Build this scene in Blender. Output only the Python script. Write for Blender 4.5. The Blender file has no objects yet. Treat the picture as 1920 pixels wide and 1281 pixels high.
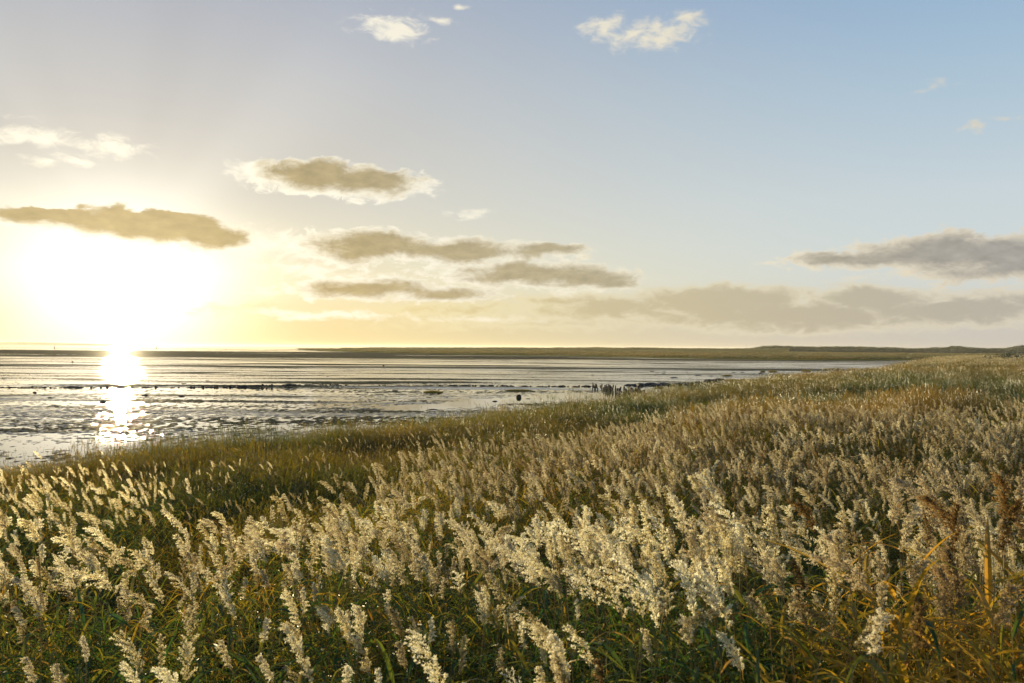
import bpy, math, random
import numpy as np
from mathutils import Vector, Matrix

random.seed(7)
rngG = np.random.default_rng(11)
scene = bpy.context.scene
COL = scene.collection

# ------------------------------------------------------------------ camera
F = 1493.3                      # focal length in photograph pixels (28 mm lens)
EYE = 5.0
cam_data = bpy.data.cameras.new("camera")
cam_data.lens = 28.0
cam_data.sensor_width = 36.0
cam_data.clip_start = 0.1
cam_data.clip_end = 60000.0
cam_data.dof.use_dof = True
cam_data.dof.focus_distance = 16.0
cam_data.dof.aperture_fstop = 5.6
cam = bpy.data.objects.new("camera", cam_data)
COL.objects.link(cam)
cam.matrix_world = (Matrix.Translation((0, 0, EYE)) @ Matrix.Rotation(math.radians(90.45), 4, 'X')
                    @ Matrix.Rotation(math.radians(0.372), 4, 'Z'))
scene.camera = cam

SUN_AZ = math.radians(-26.1)     # left of straight ahead
SUN_EL = math.radians(4.5)
sdir = Vector((math.sin(SUN_AZ) * math.cos(SUN_EL), math.cos(SUN_AZ) * math.cos(SUN_EL), math.sin(SUN_EL)))

scene.view_settings.view_transform = 'Standard'
scene.view_settings.look = 'None'
scene.view_settings.exposure = 1.0
scene.view_settings.gamma = 1.0
scene.view_settings.use_curve_mapping = False
scene.cycles.max_bounces = 7
scene.cycles.diffuse_bounces = 3
scene.cycles.glossy_bounces = 3
scene.cycles.transmission_bounces = 6
scene.cycles.transparent_max_bounces = 6
scene.cycles.sample_clamp_indirect = 6.0
scene.cycles.caustics_reflective = False
scene.cycles.caustics_refractive = False
try:
    scene.cycles.use_denoising = True
except Exception:
    pass

# ------------------------------------------------------------------ node helper
class NT:
    """small helper that wires shader nodes"""
    def __init__(self, tree):
        self.t = tree
    def n(self, kind, **kw):
        nd = self.t.nodes.new(kind)
        for k, v in kw.items():
            setattr(nd, k, v)
        return nd
    def link(self, a, b):
        self.t.links.new(a, b)
    def _in(self, sock, v):
        if v is None:
            return
        if isinstance(v, bpy.types.NodeSocket):
            self.t.links.new(v, sock)
        else:
            if sock.type == 'RGBA' and not isinstance(v, (int, float)) and len(v) == 3:
                v = tuple(v) + (1.0,)
            sock.default_value = v
    def m(self, op, a, b=None, c=None, clamp=False):
        nd = self.n('ShaderNodeMath', operation=op, use_clamp=clamp)
        self._in(nd.inputs[0], a); self._in(nd.inputs[1], b)
        if c is not None: self._in(nd.inputs[2], c)
        return nd.outputs[0]
    def v(self, op, a, b=None, out=0):
        nd = self.n('ShaderNodeVectorMath', operation=op)
        self._in(nd.inputs[0], a)
        if b is not None: self._in(nd.inputs[1], b)
        return nd.outputs[out]
    def ss(self, x, lo, hi, a=0.0, b=1.0):
        nd = self.n('ShaderNodeMapRange', interpolation_type='SMOOTHSTEP')
        self._in(nd.inputs['Value'], x); self._in(nd.inputs['From Min'], lo); self._in(nd.inputs['From Max'], hi)
        nd.inputs['To Min'].default_value = a; nd.inputs['To Max'].default_value = b
        return nd.outputs[0]
    def mix(self, f, a, b, blend='MIX'):
        nd = self.n('ShaderNodeMix', data_type='RGBA', blend_type=blend)
        nd.clamp_factor = True
        self._in(nd.inputs[0], f); self._in(nd.inputs[6], a); self._in(nd.inputs[7], b)
        return nd.outputs[2]
    def noise(self, vec, scale, detail=4, rough=0.5, dist=0.0, col=False, lac=2.0):
        nd = self.n('ShaderNodeTexNoise')
        if vec is not None: self._in(nd.inputs['Vector'], vec)
        nd.inputs['Scale'].default_value = scale; nd.inputs['Detail'].default_value = detail
        nd.inputs['Roughness'].default_value = rough; nd.inputs['Distortion'].default_value = dist
        nd.inputs['Lacunarity'].default_value = lac
        return nd.outputs['Color' if col else 'Fac']
    def ramp(self, f, stops, interp='LINEAR'):
        nd = self.n('ShaderNodeValToRGB')
        cr = nd.color_ramp; cr.interpolation = interp
        while len(cr.elements) < len(stops): cr.elements.new(0.5)
        for e, (p, c) in zip(cr.elements, stops):
            e.position = p; e.color = tuple(c) + (1.0,)
        self._in(nd.inputs[0], f)
        return nd.outputs[0]

# ------------------------------------------------------------------ sky
def srgb(r, g, b):
    f = lambda c: (c / 255 / 12.92) if c / 255 <= 0.04045 else ((c / 255 + 0.055) / 1.055) ** 2.4
    return (f(r), f(g), f(b))

def pix_to_ae(px, py):
    """direction of a photograph pixel as azimuth and elevation in degrees"""
    d = cam.matrix_world.to_3x3() @ Vector(((px - 960) / F, (640.5 - py) / F, -1.0))
    d.normalize()
    return math.degrees(math.atan2(d.x, d.y)), math.degrees(math.asin(d.z))

world = bpy.data.worlds.new("World")
scene.world = world
world.use_nodes = True
wt = world.node_tree
wt.nodes.clear()
W = NT(wt)
tc = W.n('ShaderNodeTexCoord')
D = W.v('NORMALIZE', tc.outputs['Generated'])
sep = W.n('ShaderNodeSeparateXYZ'); W.link(D, sep.inputs[0])
az = W.m('MULTIPLY', W.m('ARCTAN2', sep.outputs[0], sep.outputs[1]), 57.29578)
el = W.m('MULTIPLY', W.m('ARCSINE', sep.outputs[2]), 57.29578)
cosg = W.v('DOT_PRODUCT', D, tuple(sdir), out=1)
gam = W.m('MULTIPLY', W.m('ARCCOSINE', W.m('MINIMUM', W.m('MAXIMUM', cosg, -1.0), 1.0)), 57.29578)   # degrees from the sun

sky = W.n('ShaderNodeTexSky', sky_type='NISHITA')
sky.sun_disc = False
sky.sun_elevation = SUN_EL
sky.sun_rotation = SUN_AZ
sky.air_density = 1.0
sky.dust_density = 1.5
sky.ozone_density = 1.5
SKYK = 0.485
far_stops = [(0, srgb(196, 188, 178)), (2, srgb(204, 199, 190)), (4, srgb(209, 213, 209)), (7, srgb(206, 216, 218)), (10, srgb(201, 213, 219)), (17, srgb(172, 196, 214)),
             (24, srgb(143, 176, 208)), (45, srgb(92, 135, 184)), (90, srgb(62, 100, 152))]
near_stops = [(0, srgb(228, 209, 146)), (2, srgb(232, 215, 162)), (5, srgb(238, 228, 192)), (10, srgb(216, 212, 198)), (14, srgb(207, 204, 197)), (18, srgb(196, 196, 196)),
              (24, srgb(174, 180, 192)), (45, srgb(112, 134, 168)), (90, srgb(62, 100, 152))]
def el_ramp(stops):
    # square-root spacing keeps precision near the horizon
    f = W.m('SQRT', W.m('DIVIDE', W.m('MAXIMUM', el, 0.0), 90.0))
    return W.ramp(f, [(math.sqrt(p / 90), c) for p, c in stops])
dAz = W.m('ABSOLUTE', W.m('ADD', az, -math.degrees(SUN_AZ)))
dAz = W.m('MINIMUM', dAz, W.m('SUBTRACT', 360.0, dAz))
side = W.ss(dAz, 4.0, 62.0)
base = W.mix(side, el_ramp(near_stops), el_ramp(far_stops))
# soft rays fanning up from the sun
rv = W.n('ShaderNodeCombineXYZ')
dx = W.m('ADD', az, -math.degrees(SUN_AZ)); dy = W.m('ADD', el, -6.5)
ang = W.m('ARCTAN2', dx, dy)
W._in(rv.inputs[0], W.m('MULTIPLY', ang, 3.2))
rays = W.noise(rv.outputs[0], 0.62, 1, 0.4)
rad = W.v('LENGTH', (lambda c: (W._in(c.inputs[0], dx), W._in(c.inputs[1], dy), c.outputs[0])[2])(W.n('ShaderNodeCombineXYZ')), out=1)
rfal = W.m('MULTIPLY', W.ss(rad, 3.0, 9.0), W.ss(rad, 30.0, 12.0, 0.0, 1.0)) if False else W.m('MULTIPLY', W.ss(rad, 2.0, 8.0), W.m('SUBTRACT', 1.0, W.ss(rad, 12.0, 28.0)))
rayf = W.m('ADD', 1.0, W.m('MULTIPLY', W.m('MULTIPLY', W.m('SUBTRACT', rays, 0.5), 0.34), rfal))
# glow of the hidden sun
def glow(amp, sig, pw):
    return W.m('MULTIPLY', amp, W.m('EXPONENT', W.m('MULTIPLY', -1.0, W.m('POWER', W.m('DIVIDE', gam, sig), pw))))
# the glare is a little wider than high and sits under the long cloud
dyg = W.m('ADD', el, -3.7)
gv = W.n('ShaderNodeCombineXYZ'); W._in(gv.inputs[0], W.m('MULTIPLY', dAz, 0.80)); W._in(gv.inputs[1], dyg)
gl = W.v('LENGTH', gv.outputs[0], out=1)
g1 = W.m('ADD', W.m('MULTIPLY', 1.0, W.m('EXPONENT', W.m('MULTIPLY', -1.0, W.m('POWER', W.m('DIVIDE', gl, 5.4), 2.2)))),
         W.m('MULTIPLY', 0.6, W.m('EXPONENT', W.m('MULTIPLY', -1.0, W.m('POWER', W.m('DIVIDE', gl, 1.6), 1.3)))))
g2 = glow(0.07, 10.0, 1.4)
def cmul(col, f):
    return W.v('SCALE', col, None)
def scale(col, f):
    nd = W.n('ShaderNodeVectorMath', operation='SCALE')
    W._in(nd.inputs[0], col); W._in(nd.inputs['Scale'], f)
    return nd.outputs[0]
base = scale(base, rayf)
base = W.v('ADD', base, scale((1.0, 0.955, 0.83), g1))
base = W.v('ADD', base, scale((1.0, 0.96, 0.86), g2))

# --- clouds: soft ellipses with ragged noise edges, thick cores dark, thin rims lit from the sun's side
CL = []   # px, py, half width px, half height px, amplitude
CLW = []  # thin bright wisps
def C_(px, py, hw, hh, amp): (CL if amp >= .7 else CLW).append((px, py, hw, hh, amp if amp >= .7 else amp * 1.5))
C_(575, 332, 95, 33, 1.55); C_(680, 342, 120, 27, 1.4); C_(465, 322, 48, 26, .62); C_(775, 352, 60, 22, .62)
C_(110, 412, 115, 20, 1.9); C_(290, 428, 145, 28, 2.2); C_(385, 448, 62, 24, 1.9); C_(215, 403, 90, 16, .9)
C_(690, 462, 130, 29, 1.45); C_(655, 480, 40, 22, 1.2); C_(850, 471, 130, 23, 1.4); C_(1010, 471, 100, 14, 1.25)
C_(990, 514, 135, 26, 1.45); C_(1100, 520, 95, 21, 1.35); C_(900, 505, 120, 14, .8)
C_(690, 540, 150, 20, 1.3); C_(830, 549, 100, 15, 1.2)
C_(500, 462, 150, 36, .55); C_(600, 590, 180, 12, .62); C_(560, 503, 130, 15, .5); C_(640, 517, 160, 12, .42); C_(500, 548, 80, 11, .45); C_(900, 600, 190, 10, .4); C_(1080, 545, 120, 10, .42); C_(1650, 520, 120, 12, .45); C_(1440, 493, 40, 7, .45)
C_(1740, 478, 270, 26, 1.35); C_(1760, 462, 110, 27, 1.2); C_(1880, 485, 140, 40, 1.35); C_(1800, 515, 90, 22, .8); C_(1540, 483, 90, 14, 1.1)
C_(2010, 480, 200, 50, 1.3)
C_(740, 52, 72, 30, .66); C_(1130, 48, 48, 24, .52); C_(1215, 66, 95, 38, .58); C_(1290, 35, 50, 26, .42); C_(825, 38, 40, 14, .40); C_(872, 12, 22, 8, .42)
C_(60, 252, 100, 26, .50); C_(205, 276, 85, 24, .52); C_(80, 300, 45, 14, .52); C_(145, 306, 50, 11, .48)
C_(878, 401, 48, 11, .42); C_(1750, 162, 38, 14, .36); C_(1822, 237, 36, 10, .36); C_(1900, 222, 40, 14, .36)
CLB = []  # low bank, hazy
for a_ in [(1350, 564, 180, 26, 1.2), (1620, 560, 110, 24, 1.15), (1480, 592, 360, 30, 1.0), (1160, 578, 200, 26, .9), (1780, 582, 260, 32, 1.0),
           (1050, 562, 90, 12, .75), (1900, 560, 130, 22, .7), (850, 580, 160, 18, .55), (560, 585, 150, 14, .5), (1000, 605, 260, 16, .5)]:
    CLB.append(a_)
comb = W.n('ShaderNodeCombineXYZ'); W._in(comb.inputs[0], az); W._in(comb.inputs[1], el)
AE = comb.outputs[0]
def field(vec, clouds, kn, detail=7):
    # warp
    nc = W.noise(W.v('MULTIPLY', vec, (0.35, 0.8, 1)), 1.0, 3, 0.55, col=True)
    wv = W.v('ADD', vec, W.v('MULTIPLY', W.v('SUBTRACT', nc, (.5, .5, .5)), (2.8, 1.25, 0)))
    cur = None
    for (px, py, hw, hh, amp) in clouds:
        a0, e0 = pix_to_ae(px, py)
        a1, _ = pix_to_ae(px + hw, py); _, e1 = pix_to_ae(px, py - hh)
        q = W.v('MULTIPLY', W.v('SUBTRACT', wv, (a0, e0, 0)), (1 / max(a1 - a0, .1), 1 / max(e1 - e0, .05), 0))
        L = W.v('LENGTH', q, out=1)
        mm = W.m('MULTIPLY', W.m('SUBTRACT', 1.35, L), amp)
        cur = mm if cur is None else W.m('SMOOTH_MAX', cur, mm, 0.25)
    nz = W.noise(W.v('MULTIPLY', vec, (0.62, 1.25, 1)), 1.0, detail, 0.66, 0.5)
    return W.m('ADD', cur, W.m('MULTIPLY', W.m('SUBTRACT', nz, 0.52), kn))
to_sun = W.v('NORMALIZE', W.v('SUBTRACT', (math.degrees(SUN_AZ), math.degrees(SUN_EL) - 0.5, 0), AE))
f1 = field(AE, CL, 2.5)
f2 = field(W.v('ADD', AE, W.v('MULTIPLY', to_sun, (0.8, 0.65, 0))), CL, 2.5, 4)
fb = field(AE, CLB, 1.5, 6)
fw = field(AE, CLW, 2.6, 9)
walpha = W.m('MULTIPLY', W.ss(fw, 0.15, 1.15), 0.92)
alpha = W.ss(f1, 0.04, 0.55)
core = W.ss(W.m('ADD', W.m('MULTIPLY', f1, 0.50), W.m('MULTIPLY', f2, 0.50)), 0.12, 1.25)
gn = W.m('DIVIDE', gam, 70.0)
edge_col = W.ramp(gn, [(0, (1.3, 1.22, 1.0)), (.12, (1.15, 1.07, .85)), (.28, (1.02, .96, .80)), (.5, srgb(242, 233, 210)), (.8, srgb(226, 214, 190)), (1, srgb(215, 205, 190))])
core_col = W.ramp(gn, [(0, srgb(196, 176, 118)), (.12, srgb(184, 166, 116)), (.28, srgb(184, 168, 128)), (.5, srgb(186, 175, 145)), (.8, srgb(172, 166, 156)), (1, srgb(165, 163, 160))])
texn = W.noise(W.v('MULTIPLY', AE, (0.8, 1.7, 1)), 1.0, 6, 0.6)
core_col = scale(core_col, W.m('ADD', 0.50, W.m('MULTIPLY', texn, 0.82)))
ccol = W.mix(core, edge_col, core_col)
lowa = W.m('MULTIPLY', W.ss(fb, -0.10, 0.50), 0.95)
low_col = W.ramp(gn, [(0, srgb(235, 215, 150)), (.25, srgb(226, 208, 150)), (.45, srgb(202, 189, 152)), (.8, srgb(184, 177, 162)), (1, srgb(178, 174, 168))])
low_lit = W.ramp(gn, [(0, srgb(250, 240, 200)), (.25, srgb(240, 226, 178)), (.5, srgb(224, 214, 184)), (1, srgb(214, 206, 190))])
lowc = W.mix(W.ss(fb, 0.3, 0.9), low_lit, low_col)
skyc = W.mix(lowa, base, lowc)
skyc = W.mix(walpha, skyc, edge_col)
halo = scale((1.0, 0.93, 0.72), W.m('MULTIPLY', g1, 0.03))
ccol = W.v('ADD', ccol, halo)
skyc = W.mix(W.m('MULTIPLY', alpha, 0.93), skyc, ccol)
# two backgrounds: the clear sky, and the part of the sky that holds the clouds
low_tot = W.v('ADD', scale(base, SKYK), scale(sky.outputs[0], 0.1 * 0.025))
tot = W.v('ADD', scale(skyc, SKYK), scale(sky.outputs[0], 0.1 * 0.025))
inbox = W.m('MULTIPLY', W.m('MULTIPLY', W.m('GREATER_THAN', el, 0.0), W.m('LESS_THAN', el, 27.0)),
            W.m('MULTIPLY', W.m('GREATER_THAN', az, -42.0), W.m('LESS_THAN', az, 46.0)))
bg0 = W.n('ShaderNodeBackground'); W.link(low_tot, bg0.inputs[0]); bg0.inputs[1].default_value = 1.0
bg = W.n('ShaderNodeBackground'); W.link(tot, bg.inputs[0]); bg.inputs[1].default_value = 1.0
mx = W.n('ShaderNodeMixShader'); W.link(inbox, mx.inputs[0]); W.link(bg0.outputs[0], mx.inputs[1]); W.link(bg.outputs[0], mx.inputs[2])
wo = W.n('ShaderNodeOutputWorld'); W.link(mx.outputs[0], wo.inputs[0])
world.cycles.sampling_method = 'MANUAL'
world.cycles.sample_map_resolution = 512

sun_data = bpy.data.lights.new("sun", 'SUN')
sun_data.energy = 5.0
sun_data.color = (1.0, 0.81, 0.46)
sun_data.angle = math.radians(0.55)
sun = bpy.data.objects.new("sun", sun_data)
COL.objects.link(sun)
sun.rotation_euler = (-sdir).to_track_quat('-Z', 'Y').to_euler()

# ------------------------------------------------------------------ small tools
def hz(px):
    return 646.0 + 0.0065 * px          # horizon row of the photograph

def at(px, py, z=0.0):
    """ground position seen at a photograph pixel, on the level z"""
    d = cam.matrix_world.to_3x3() @ Vector(((px - 960) / F, (640.5 - py) / F, -1.0))
    t = (z - EYE) / d.z
    return d.x * t, d.y * t

def vnoise(x, y, seed=0):
    """value noise, vectorised, 0..1"""
    xi = np.floor(x).astype(np.int64); yi = np.floor(y).astype(np.int64)
    fx = x - xi; fy = y - yi
    fx = fx * fx * (3 - 2 * fx); fy = fy * fy * (3 - 2 * fy)
    def h(a, b):
        n = (a * 374761393 + b * 668265263 + seed * 974634777) & 0xFFFFFFFF
        n = ((n ^ (n >> 13)) * 1274126177) & 0xFFFFFFFF
        n = n ^ (n >> 16)
        return (n & 0xFFFF) / 65535.0
    return (h(xi, yi) * (1 - fx) + h(xi + 1, yi) * fx) * (1 - fy) + (h(xi, yi + 1) * (1 - fx) + h(xi + 1, yi + 1) * fx) * fy

def fbm(x, y, oct=4, seed=0, gain=0.5):
    s = 0; a = 1.0; t = 0
    for o in range(oct):
        s = s + a * vnoise(x * 2 ** o + o * 17.3, y * 2 ** o - o * 9.1, seed + o); t += a; a *= gain
    return s / t

def sstep(x, a, b):
    t = np.clip((x - a) / (b - a), 0, 1)
    return t * t * (3 - 2 * t)

SHORE = [(-400, -160), (-80, 4), (-40, 17), (-16.7, 25.0), (-12.4, 31.5), (-8.6, 37), (-5.2, 40), (-1.6, 46), (2.9, 53), (7.2, 60), (11.2, 68), (18, 80), (29, 97), (39, 107),
         (63, 143), (119, 240), (206, 380), (420, 700), (900, 1300)]
def shore_dist(x, y):
    """signed distance to the waterline, positive on the bank"""
    best = np.full(np.shape(x), 1e18); sign = np.ones(np.shape(x))
    for (ax, ay), (bx, by) in zip(SHORE[:-1], SHORE[1:]):
        dx, dy = bx - ax, by - ay
        t = np.clip(((x - ax) * dx + (y - ay) * dy) / (dx * dx + dy * dy), 0, 1)
        ex = x - ax - t * dx; ey = y - ay - t * dy
        d2 = ex * ex + ey * ey
        cr = dx * ey - dy * ex          # left of the line is the water
        sel = d2 < best
        best = np.where(sel, d2, best); sign = np.where(sel, np.where(cr > 0, -1.0, 1.0), sign)
    return np.sqrt(best) * sign

def bank_z(x, y):
    s = shore_dist(x, y)
    d = np.hypot(x, y)
    z = np.where(s > 0, 1.62 * (1 - np.exp(-s / 7.0)), 0.25 * s)
    z = z + 1.15 * np.exp(-(d / 7.0) ** 2) * (s > 0)
    z = z + (fbm(x * 0.18, y * 0.18, 3, 5) - 0.5) * 0.35 * sstep(s, 0, 6)
    return np.maximum(z, -0.6)

def link_mesh(name, verts, faces, mat=None, parent=None, smooth=True, attrs=None):
    me = bpy.data.meshes.new(name)
    verts = np.asarray(verts, dtype=np.float32); faces = np.asarray(faces, dtype=np.int32)
    k = faces.shape[1]
    me.vertices.add(len(verts)); me.vertices.foreach_set("co", verts.ravel())
    me.loops.add(faces.size); me.loops.foreach_set("vertex_index", faces.ravel())
    me.polygons.add(len(faces)); me.polygons.foreach_set("loop_start", np.arange(0, faces.size, k, dtype=np.int32))
    me.update(calc_edges=True)
    if smooth:
        me.polygons.foreach_set("use_smooth", np.ones(len(faces), dtype=bool))
    if attrs:
        for an, arr in attrs.items():
            at_ = me.attributes.new(an, 'FLOAT', 'POINT'); at_.data.foreach_set("value", np.asarray(arr, dtype=np.float32))
    if mat: me.materials.append(mat)
    o = bpy.data.objects.new(name, me); COL.objects.link(o)
    if parent: o.parent = parent
    return o

def tag(o, label=None, cat=None, group=None, kind=None):
    if label: o['label'] = label
    if cat: o['category'] = cat
    if group: o['group'] = group
    if kind: o['kind'] = kind
    return o

def grid_faces(nr, nc):
    i = np.arange(nr - 1)[:, None] * nc + np.arange(nc - 1)[None, :]
    i = i.ravel()
    return np.stack([i, i + 1, i + nc + 1, i + nc], 1)

def new_mat(name):
    m = bpy.data.materials.new(name); m.use_nodes = True
    m.node_tree.nodes.clear()
    return m, NT(m.node_tree)

def finish(n, shader):
    o = n.n('ShaderNodeOutputMaterial'); n.link(shader, o.inputs[0])

def principled(n, color, rough=0.8, spec=0.3, bump=None, ior=None, metallic=0.0):
    p = n.n('ShaderNodeBsdfPrincipled')
    n._in(p.inputs['Base Color'], color); n._in(p.inputs['Roughness'], rough)
    p.inputs['Specular IOR Level'].default_value = spec
    p.inputs['Metallic'].default_value = metallic
    if ior: p.inputs['IOR'].default_value = ior
    if bump is not None: n.link(bump, p.inputs['Normal'])
    return p.outputs[0]

def matte(n, color, gl=0.06, rough=0.5, bump=None):
    """rough ground or scrub: diffuse with a small even sheen"""
    d = n.n('ShaderNodeBsdfDiffuse'); n._in(d.inputs[0], color); d.inputs['Roughness'].default_value = 0.6
    g = n.n('ShaderNodeBsdfGlossy'); g.inputs['Roughness'].default_value = rough; g.inputs[0].default_value = (1, 1, 1, 1)
    if bump is not None: n.link(bump, d.inputs['Normal']); n.link(bump, g.inputs['Normal'])
    m = n.n('ShaderNodeMixShader'); m.inputs[0].default_value = gl
    n.link(d.outputs[0], m.inputs[1]); n.link(g.outputs[0], m.inputs[2])
    return m.outputs[0]

def bump(n, h, strength=0.5, dist=0.05):
    b = n.n('ShaderNodeBump'); b.inputs['Strength'].default_value = strength; b.inputs['Distance'].default_value = dist
    n.link(h, b.inputs['Height']); return b.outputs[0]

# ------------------------------------------------------------------ water, mud, bank
m_water, n = new_mat("water")
pos = n.n('ShaderNodeNewGeometry').outputs['Position']
sp = n.n('ShaderNodeSeparateXYZ'); n.link(pos, sp.inputs[0])
r1 = n.noise(n.v('MULTIPLY', pos, (2.2, 3.0, 1)), 1.0, 4, 0.6)
r2 = n.noise(n.v('MULTIPLY', pos, (0.05, 0.22, 1)), 1.0, 5, 0.6)
r3 = n.noise(n.v('MULTIPLY', pos, (0.35, 0.9, 1)), 1.0, 4, 0.6)
hgt = n.m('ADD', n.m('MULTIPLY', r1, 0.035), n.m('MULTIPLY', r3, 0.05))
bp = n.n('ShaderNodeBump'); n.link(hgt, bp.inputs['Height']); bp.inputs['Distance'].default_value = 1.0
farw = n.m('MULTIPLY', n.ss(sp.outputs[1], 280.0, 700.0, 1.0, 3.2), n.ss(sp.outputs[1], 92.0, 112.0, 0.10, 1.0))   # calm pools inshore of the sill, wind ripples beyond it
n._in(bp.inputs['Strength'], 1.0)
n._in(bp.inputs['Distance'], n.m('MULTIPLY', n.ss(r2, 0.3, 0.7, 0.25, 0.65), farw))
finish(n, principled(n, (0.012, 0.014, 0.014), n.ss(sp.outputs[1], 92.0, 125.0, 0.007, 0.035), 0.5, bp.outputs[0], ior=1.36))

m_mud, n = new_mat("wet_mud")
g = n.n('ShaderNodeNewGeometry'); pos = g.outputs['Position']
a1 = n.noise(pos, 0.35, 6, 0.6)
a2 = n.noise(pos, 6.0, 5, 0.65)
colr = n.ramp(n.m('ADD', n.m('MULTIPLY', a1, 0.6), n.m('MULTIPLY', a2, 0.4)), [(0.3, (0.06, 0.042, 0.014)), (0.55, (0.12, 0.085, 0.030)), (0.75, (0.20, 0.15, 0.06))])
# films of water lying in the hollows of the mud, too fine to model far out
fa = n.noise(n.v('MULTIPLY', pos, (2.6, 2.0, 1)), 1.0, 7, 0.74)
fb_ = n.noise(n.v('MULTIPLY', pos, (0.03, 0.16, 1)), 1.0, 4, 0.6)
spm = n.n('ShaderNodeSeparateXYZ'); n.link(pos, spm.inputs[0])
beyond = n.ss(spm.outputs[1], 98.0, 125.0)
film = n.ss(n.m('ADD', n.m('ADD', n.m('MULTIPLY', fa, 0.55), n.m('MULTIPLY_ADD', fb_, 0.9, -0.225)), n.m('MULTIPLY', beyond, 0.018)), 0.458, 0.50)
att = n.n('ShaderNodeAttribute'); att.attribute_name = 'wet'
filmf = n.m('MULTIPLY', film, att.outputs['Fac'])
bmp = bump(n, n.m('ADD', n.m('MULTIPLY', a2, 0.6), a1), 0.6, 0.12)
bwn = n.n('ShaderNodeBump'); n.link(n.noise(n.v('MULTIPLY', pos, (3, 4, 1)), 1.0, 4, 0.6), bwn.inputs['Height'])
bwn.inputs['Strength'].default_value = 1.0; n._in(bwn.inputs['Distance'], n.m('ADD', 0.005, n.m('MULTIPLY', beyond, 0.04))); bw = bwn.outputs[0]
mudsh = matte(n, colr, 0.03, 0.5, bmp)
wsh = principled(n, (0.015, 0.015, 0.013), n.ss(spm.outputs[1], 92.0, 125.0, 0.007, 0.04), 0.5, bw, ior=1.36)
mxs = n.n('ShaderNodeMixShader'); n.link(filmf, mxs.inputs[0]); n.link(mudsh, mxs.inputs[1]); n.link(wsh, mxs.inputs[2])
finish(n, mxs.outputs[0])

m_soil, n = new_mat("litter_soil")
pos = n.n('ShaderNodeNewGeometry').outputs['Position']
a1 = n.noise(pos, 1.2, 6, 0.65); a2 = n.noise(pos, 14, 4, 0.6)
finish(n, principled(n, n.ramp(a1, [(0.3, (0.020, 0.022, 0.010)), (0.6, (0.05, 0.042, 0.02)), (0.8, (0.085, 0.065, 0.03))]), 0.9, 0.1, bump(n, a2, 0.8, 0.04)))

# rows graded by distance so that lumps keep their detail near the bank
def polar_rows(d0, d1, nr):
    k = np.linspace(1 / d0, 1 / d1, nr)
    return 1 / k
def mud_height(X, Y):
    d = np.hypot(X, Y)
    near = 1 - sstep(Y, 85, 150)
    # broad relief: streaky bars lying across the view
    b1 = fbm(X * 0.006, Y * 0.035, 4, 21) - 0.5
    b2 = fbm(X * 0.03, Y * 0.09, 3, 33) - 0.5
    z = 0.10 * b1 + 0.05 * b2
    # lumps of mud with water between them
    l1 = fbm(X * 3.6, Y * 2.2, 3, 41, 0.6) - 0.5
    l2 = fbm(X * 0.16, Y * 0.5, 3, 47) - 0.5
    lump = np.maximum(l1 + 0.45 * l2, -0.12)
    z = z + near * (0.17 * lump - 0.002) + (1 - near) * 0.05 * l1
    z = z - 0.012 + 0.11 * sstep(Y, 103, 118) * (1 - sstep(Y, 290, 330))
    z = z + 0.24 * (fbm(X * 0.011, Y * 0.055, 4, 88) - 0.5) * sstep(Y, 112, 140) * (1 - sstep(Y, 300, 330))
    # named bars and channels
    def bar(y0, w, amp, xa, xb, tilt=0.0, wob=0.0, seed=3):
        yy = y0 + tilt * X + wob * (fbm(X * 0.012, X * 0 + seed, 3, seed) - 0.5)
        e = np.exp(-((Y - yy) / w) ** 2)
        return amp * e * sstep(X, xa - 15, xa + 15) * (1 - sstep(X, xb - 15, xb + 15))
    z = z + bar(191, 5.5, 0.22, -150, 140, 0.02, 8)                 # thin dark bar right across
    z = z + bar(218, 6, 0.18, -190, 10, -0.05, 18, 8)
    z = z - bar(165, 14, 0.10, -40, 160, 0.0, 12, 4)
    z = z - bar(238, 16, 0.12, -250, 200, 0.0, 20, 5)
    z = z - bar(135, 12, 0.05, -200, 100, 0.0, 10, 14)
    z = z + bar(61, 1.5, 0.09, -40, -14, 0.0, 3, 9) + bar(80, 3.0, 0.05, -70, -16, 0.05, 6, 12) + bar(70, 1.2, 0.06, -60, 0, -0.04, 4, 15)
    z = z + bar(98, 1.6, 0.22, -62, 8, 0.0, 2, 6)                   # low sill along the groyne
    # band of drained sand far out
    m = sstep(Y, 300, 340) * (1 - sstep(Y, 640, 760))
    z = z + m * (0.10 + 0.22 * (fbm(X * 0.004, Y * 0.03, 3, 55) - 0.5)) * (1 - 0.95 * sstep(X, -60, 40))
    z = z + m * 0.32 * (fbm(X * 0.008, Y * 0.045, 3, 66) - 0.44) * sstep(X, -60, 40)
    # channel of smooth water near the bank and the sand bank at the left
    cx0, cy0 = at(770, 765); cx1, cy1 = at(1100, 741)
    t = np.clip(((X - cx0) * (cx1 - cx0) + (Y - cy0) * (cy1 - cy0)) / ((cx1 - cx0) ** 2 + (cy1 - cy0) ** 2), 0, 1)
    ed = np.hypot(X - cx0 - t * (cx1 - cx0), Y - cy0 - t * (cy1 - cy0))
    z = z - 0.22 * np.exp(-(ed / (1.6 + 1.2 * t)) ** 2)
    sx, sy = at(20, 745)
    z = z + 0.16 * np.exp(-((X - sx) / 7.5) ** 2 - ((Y - sy) / 3.0) ** 2) * 1.0
    return z

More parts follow.
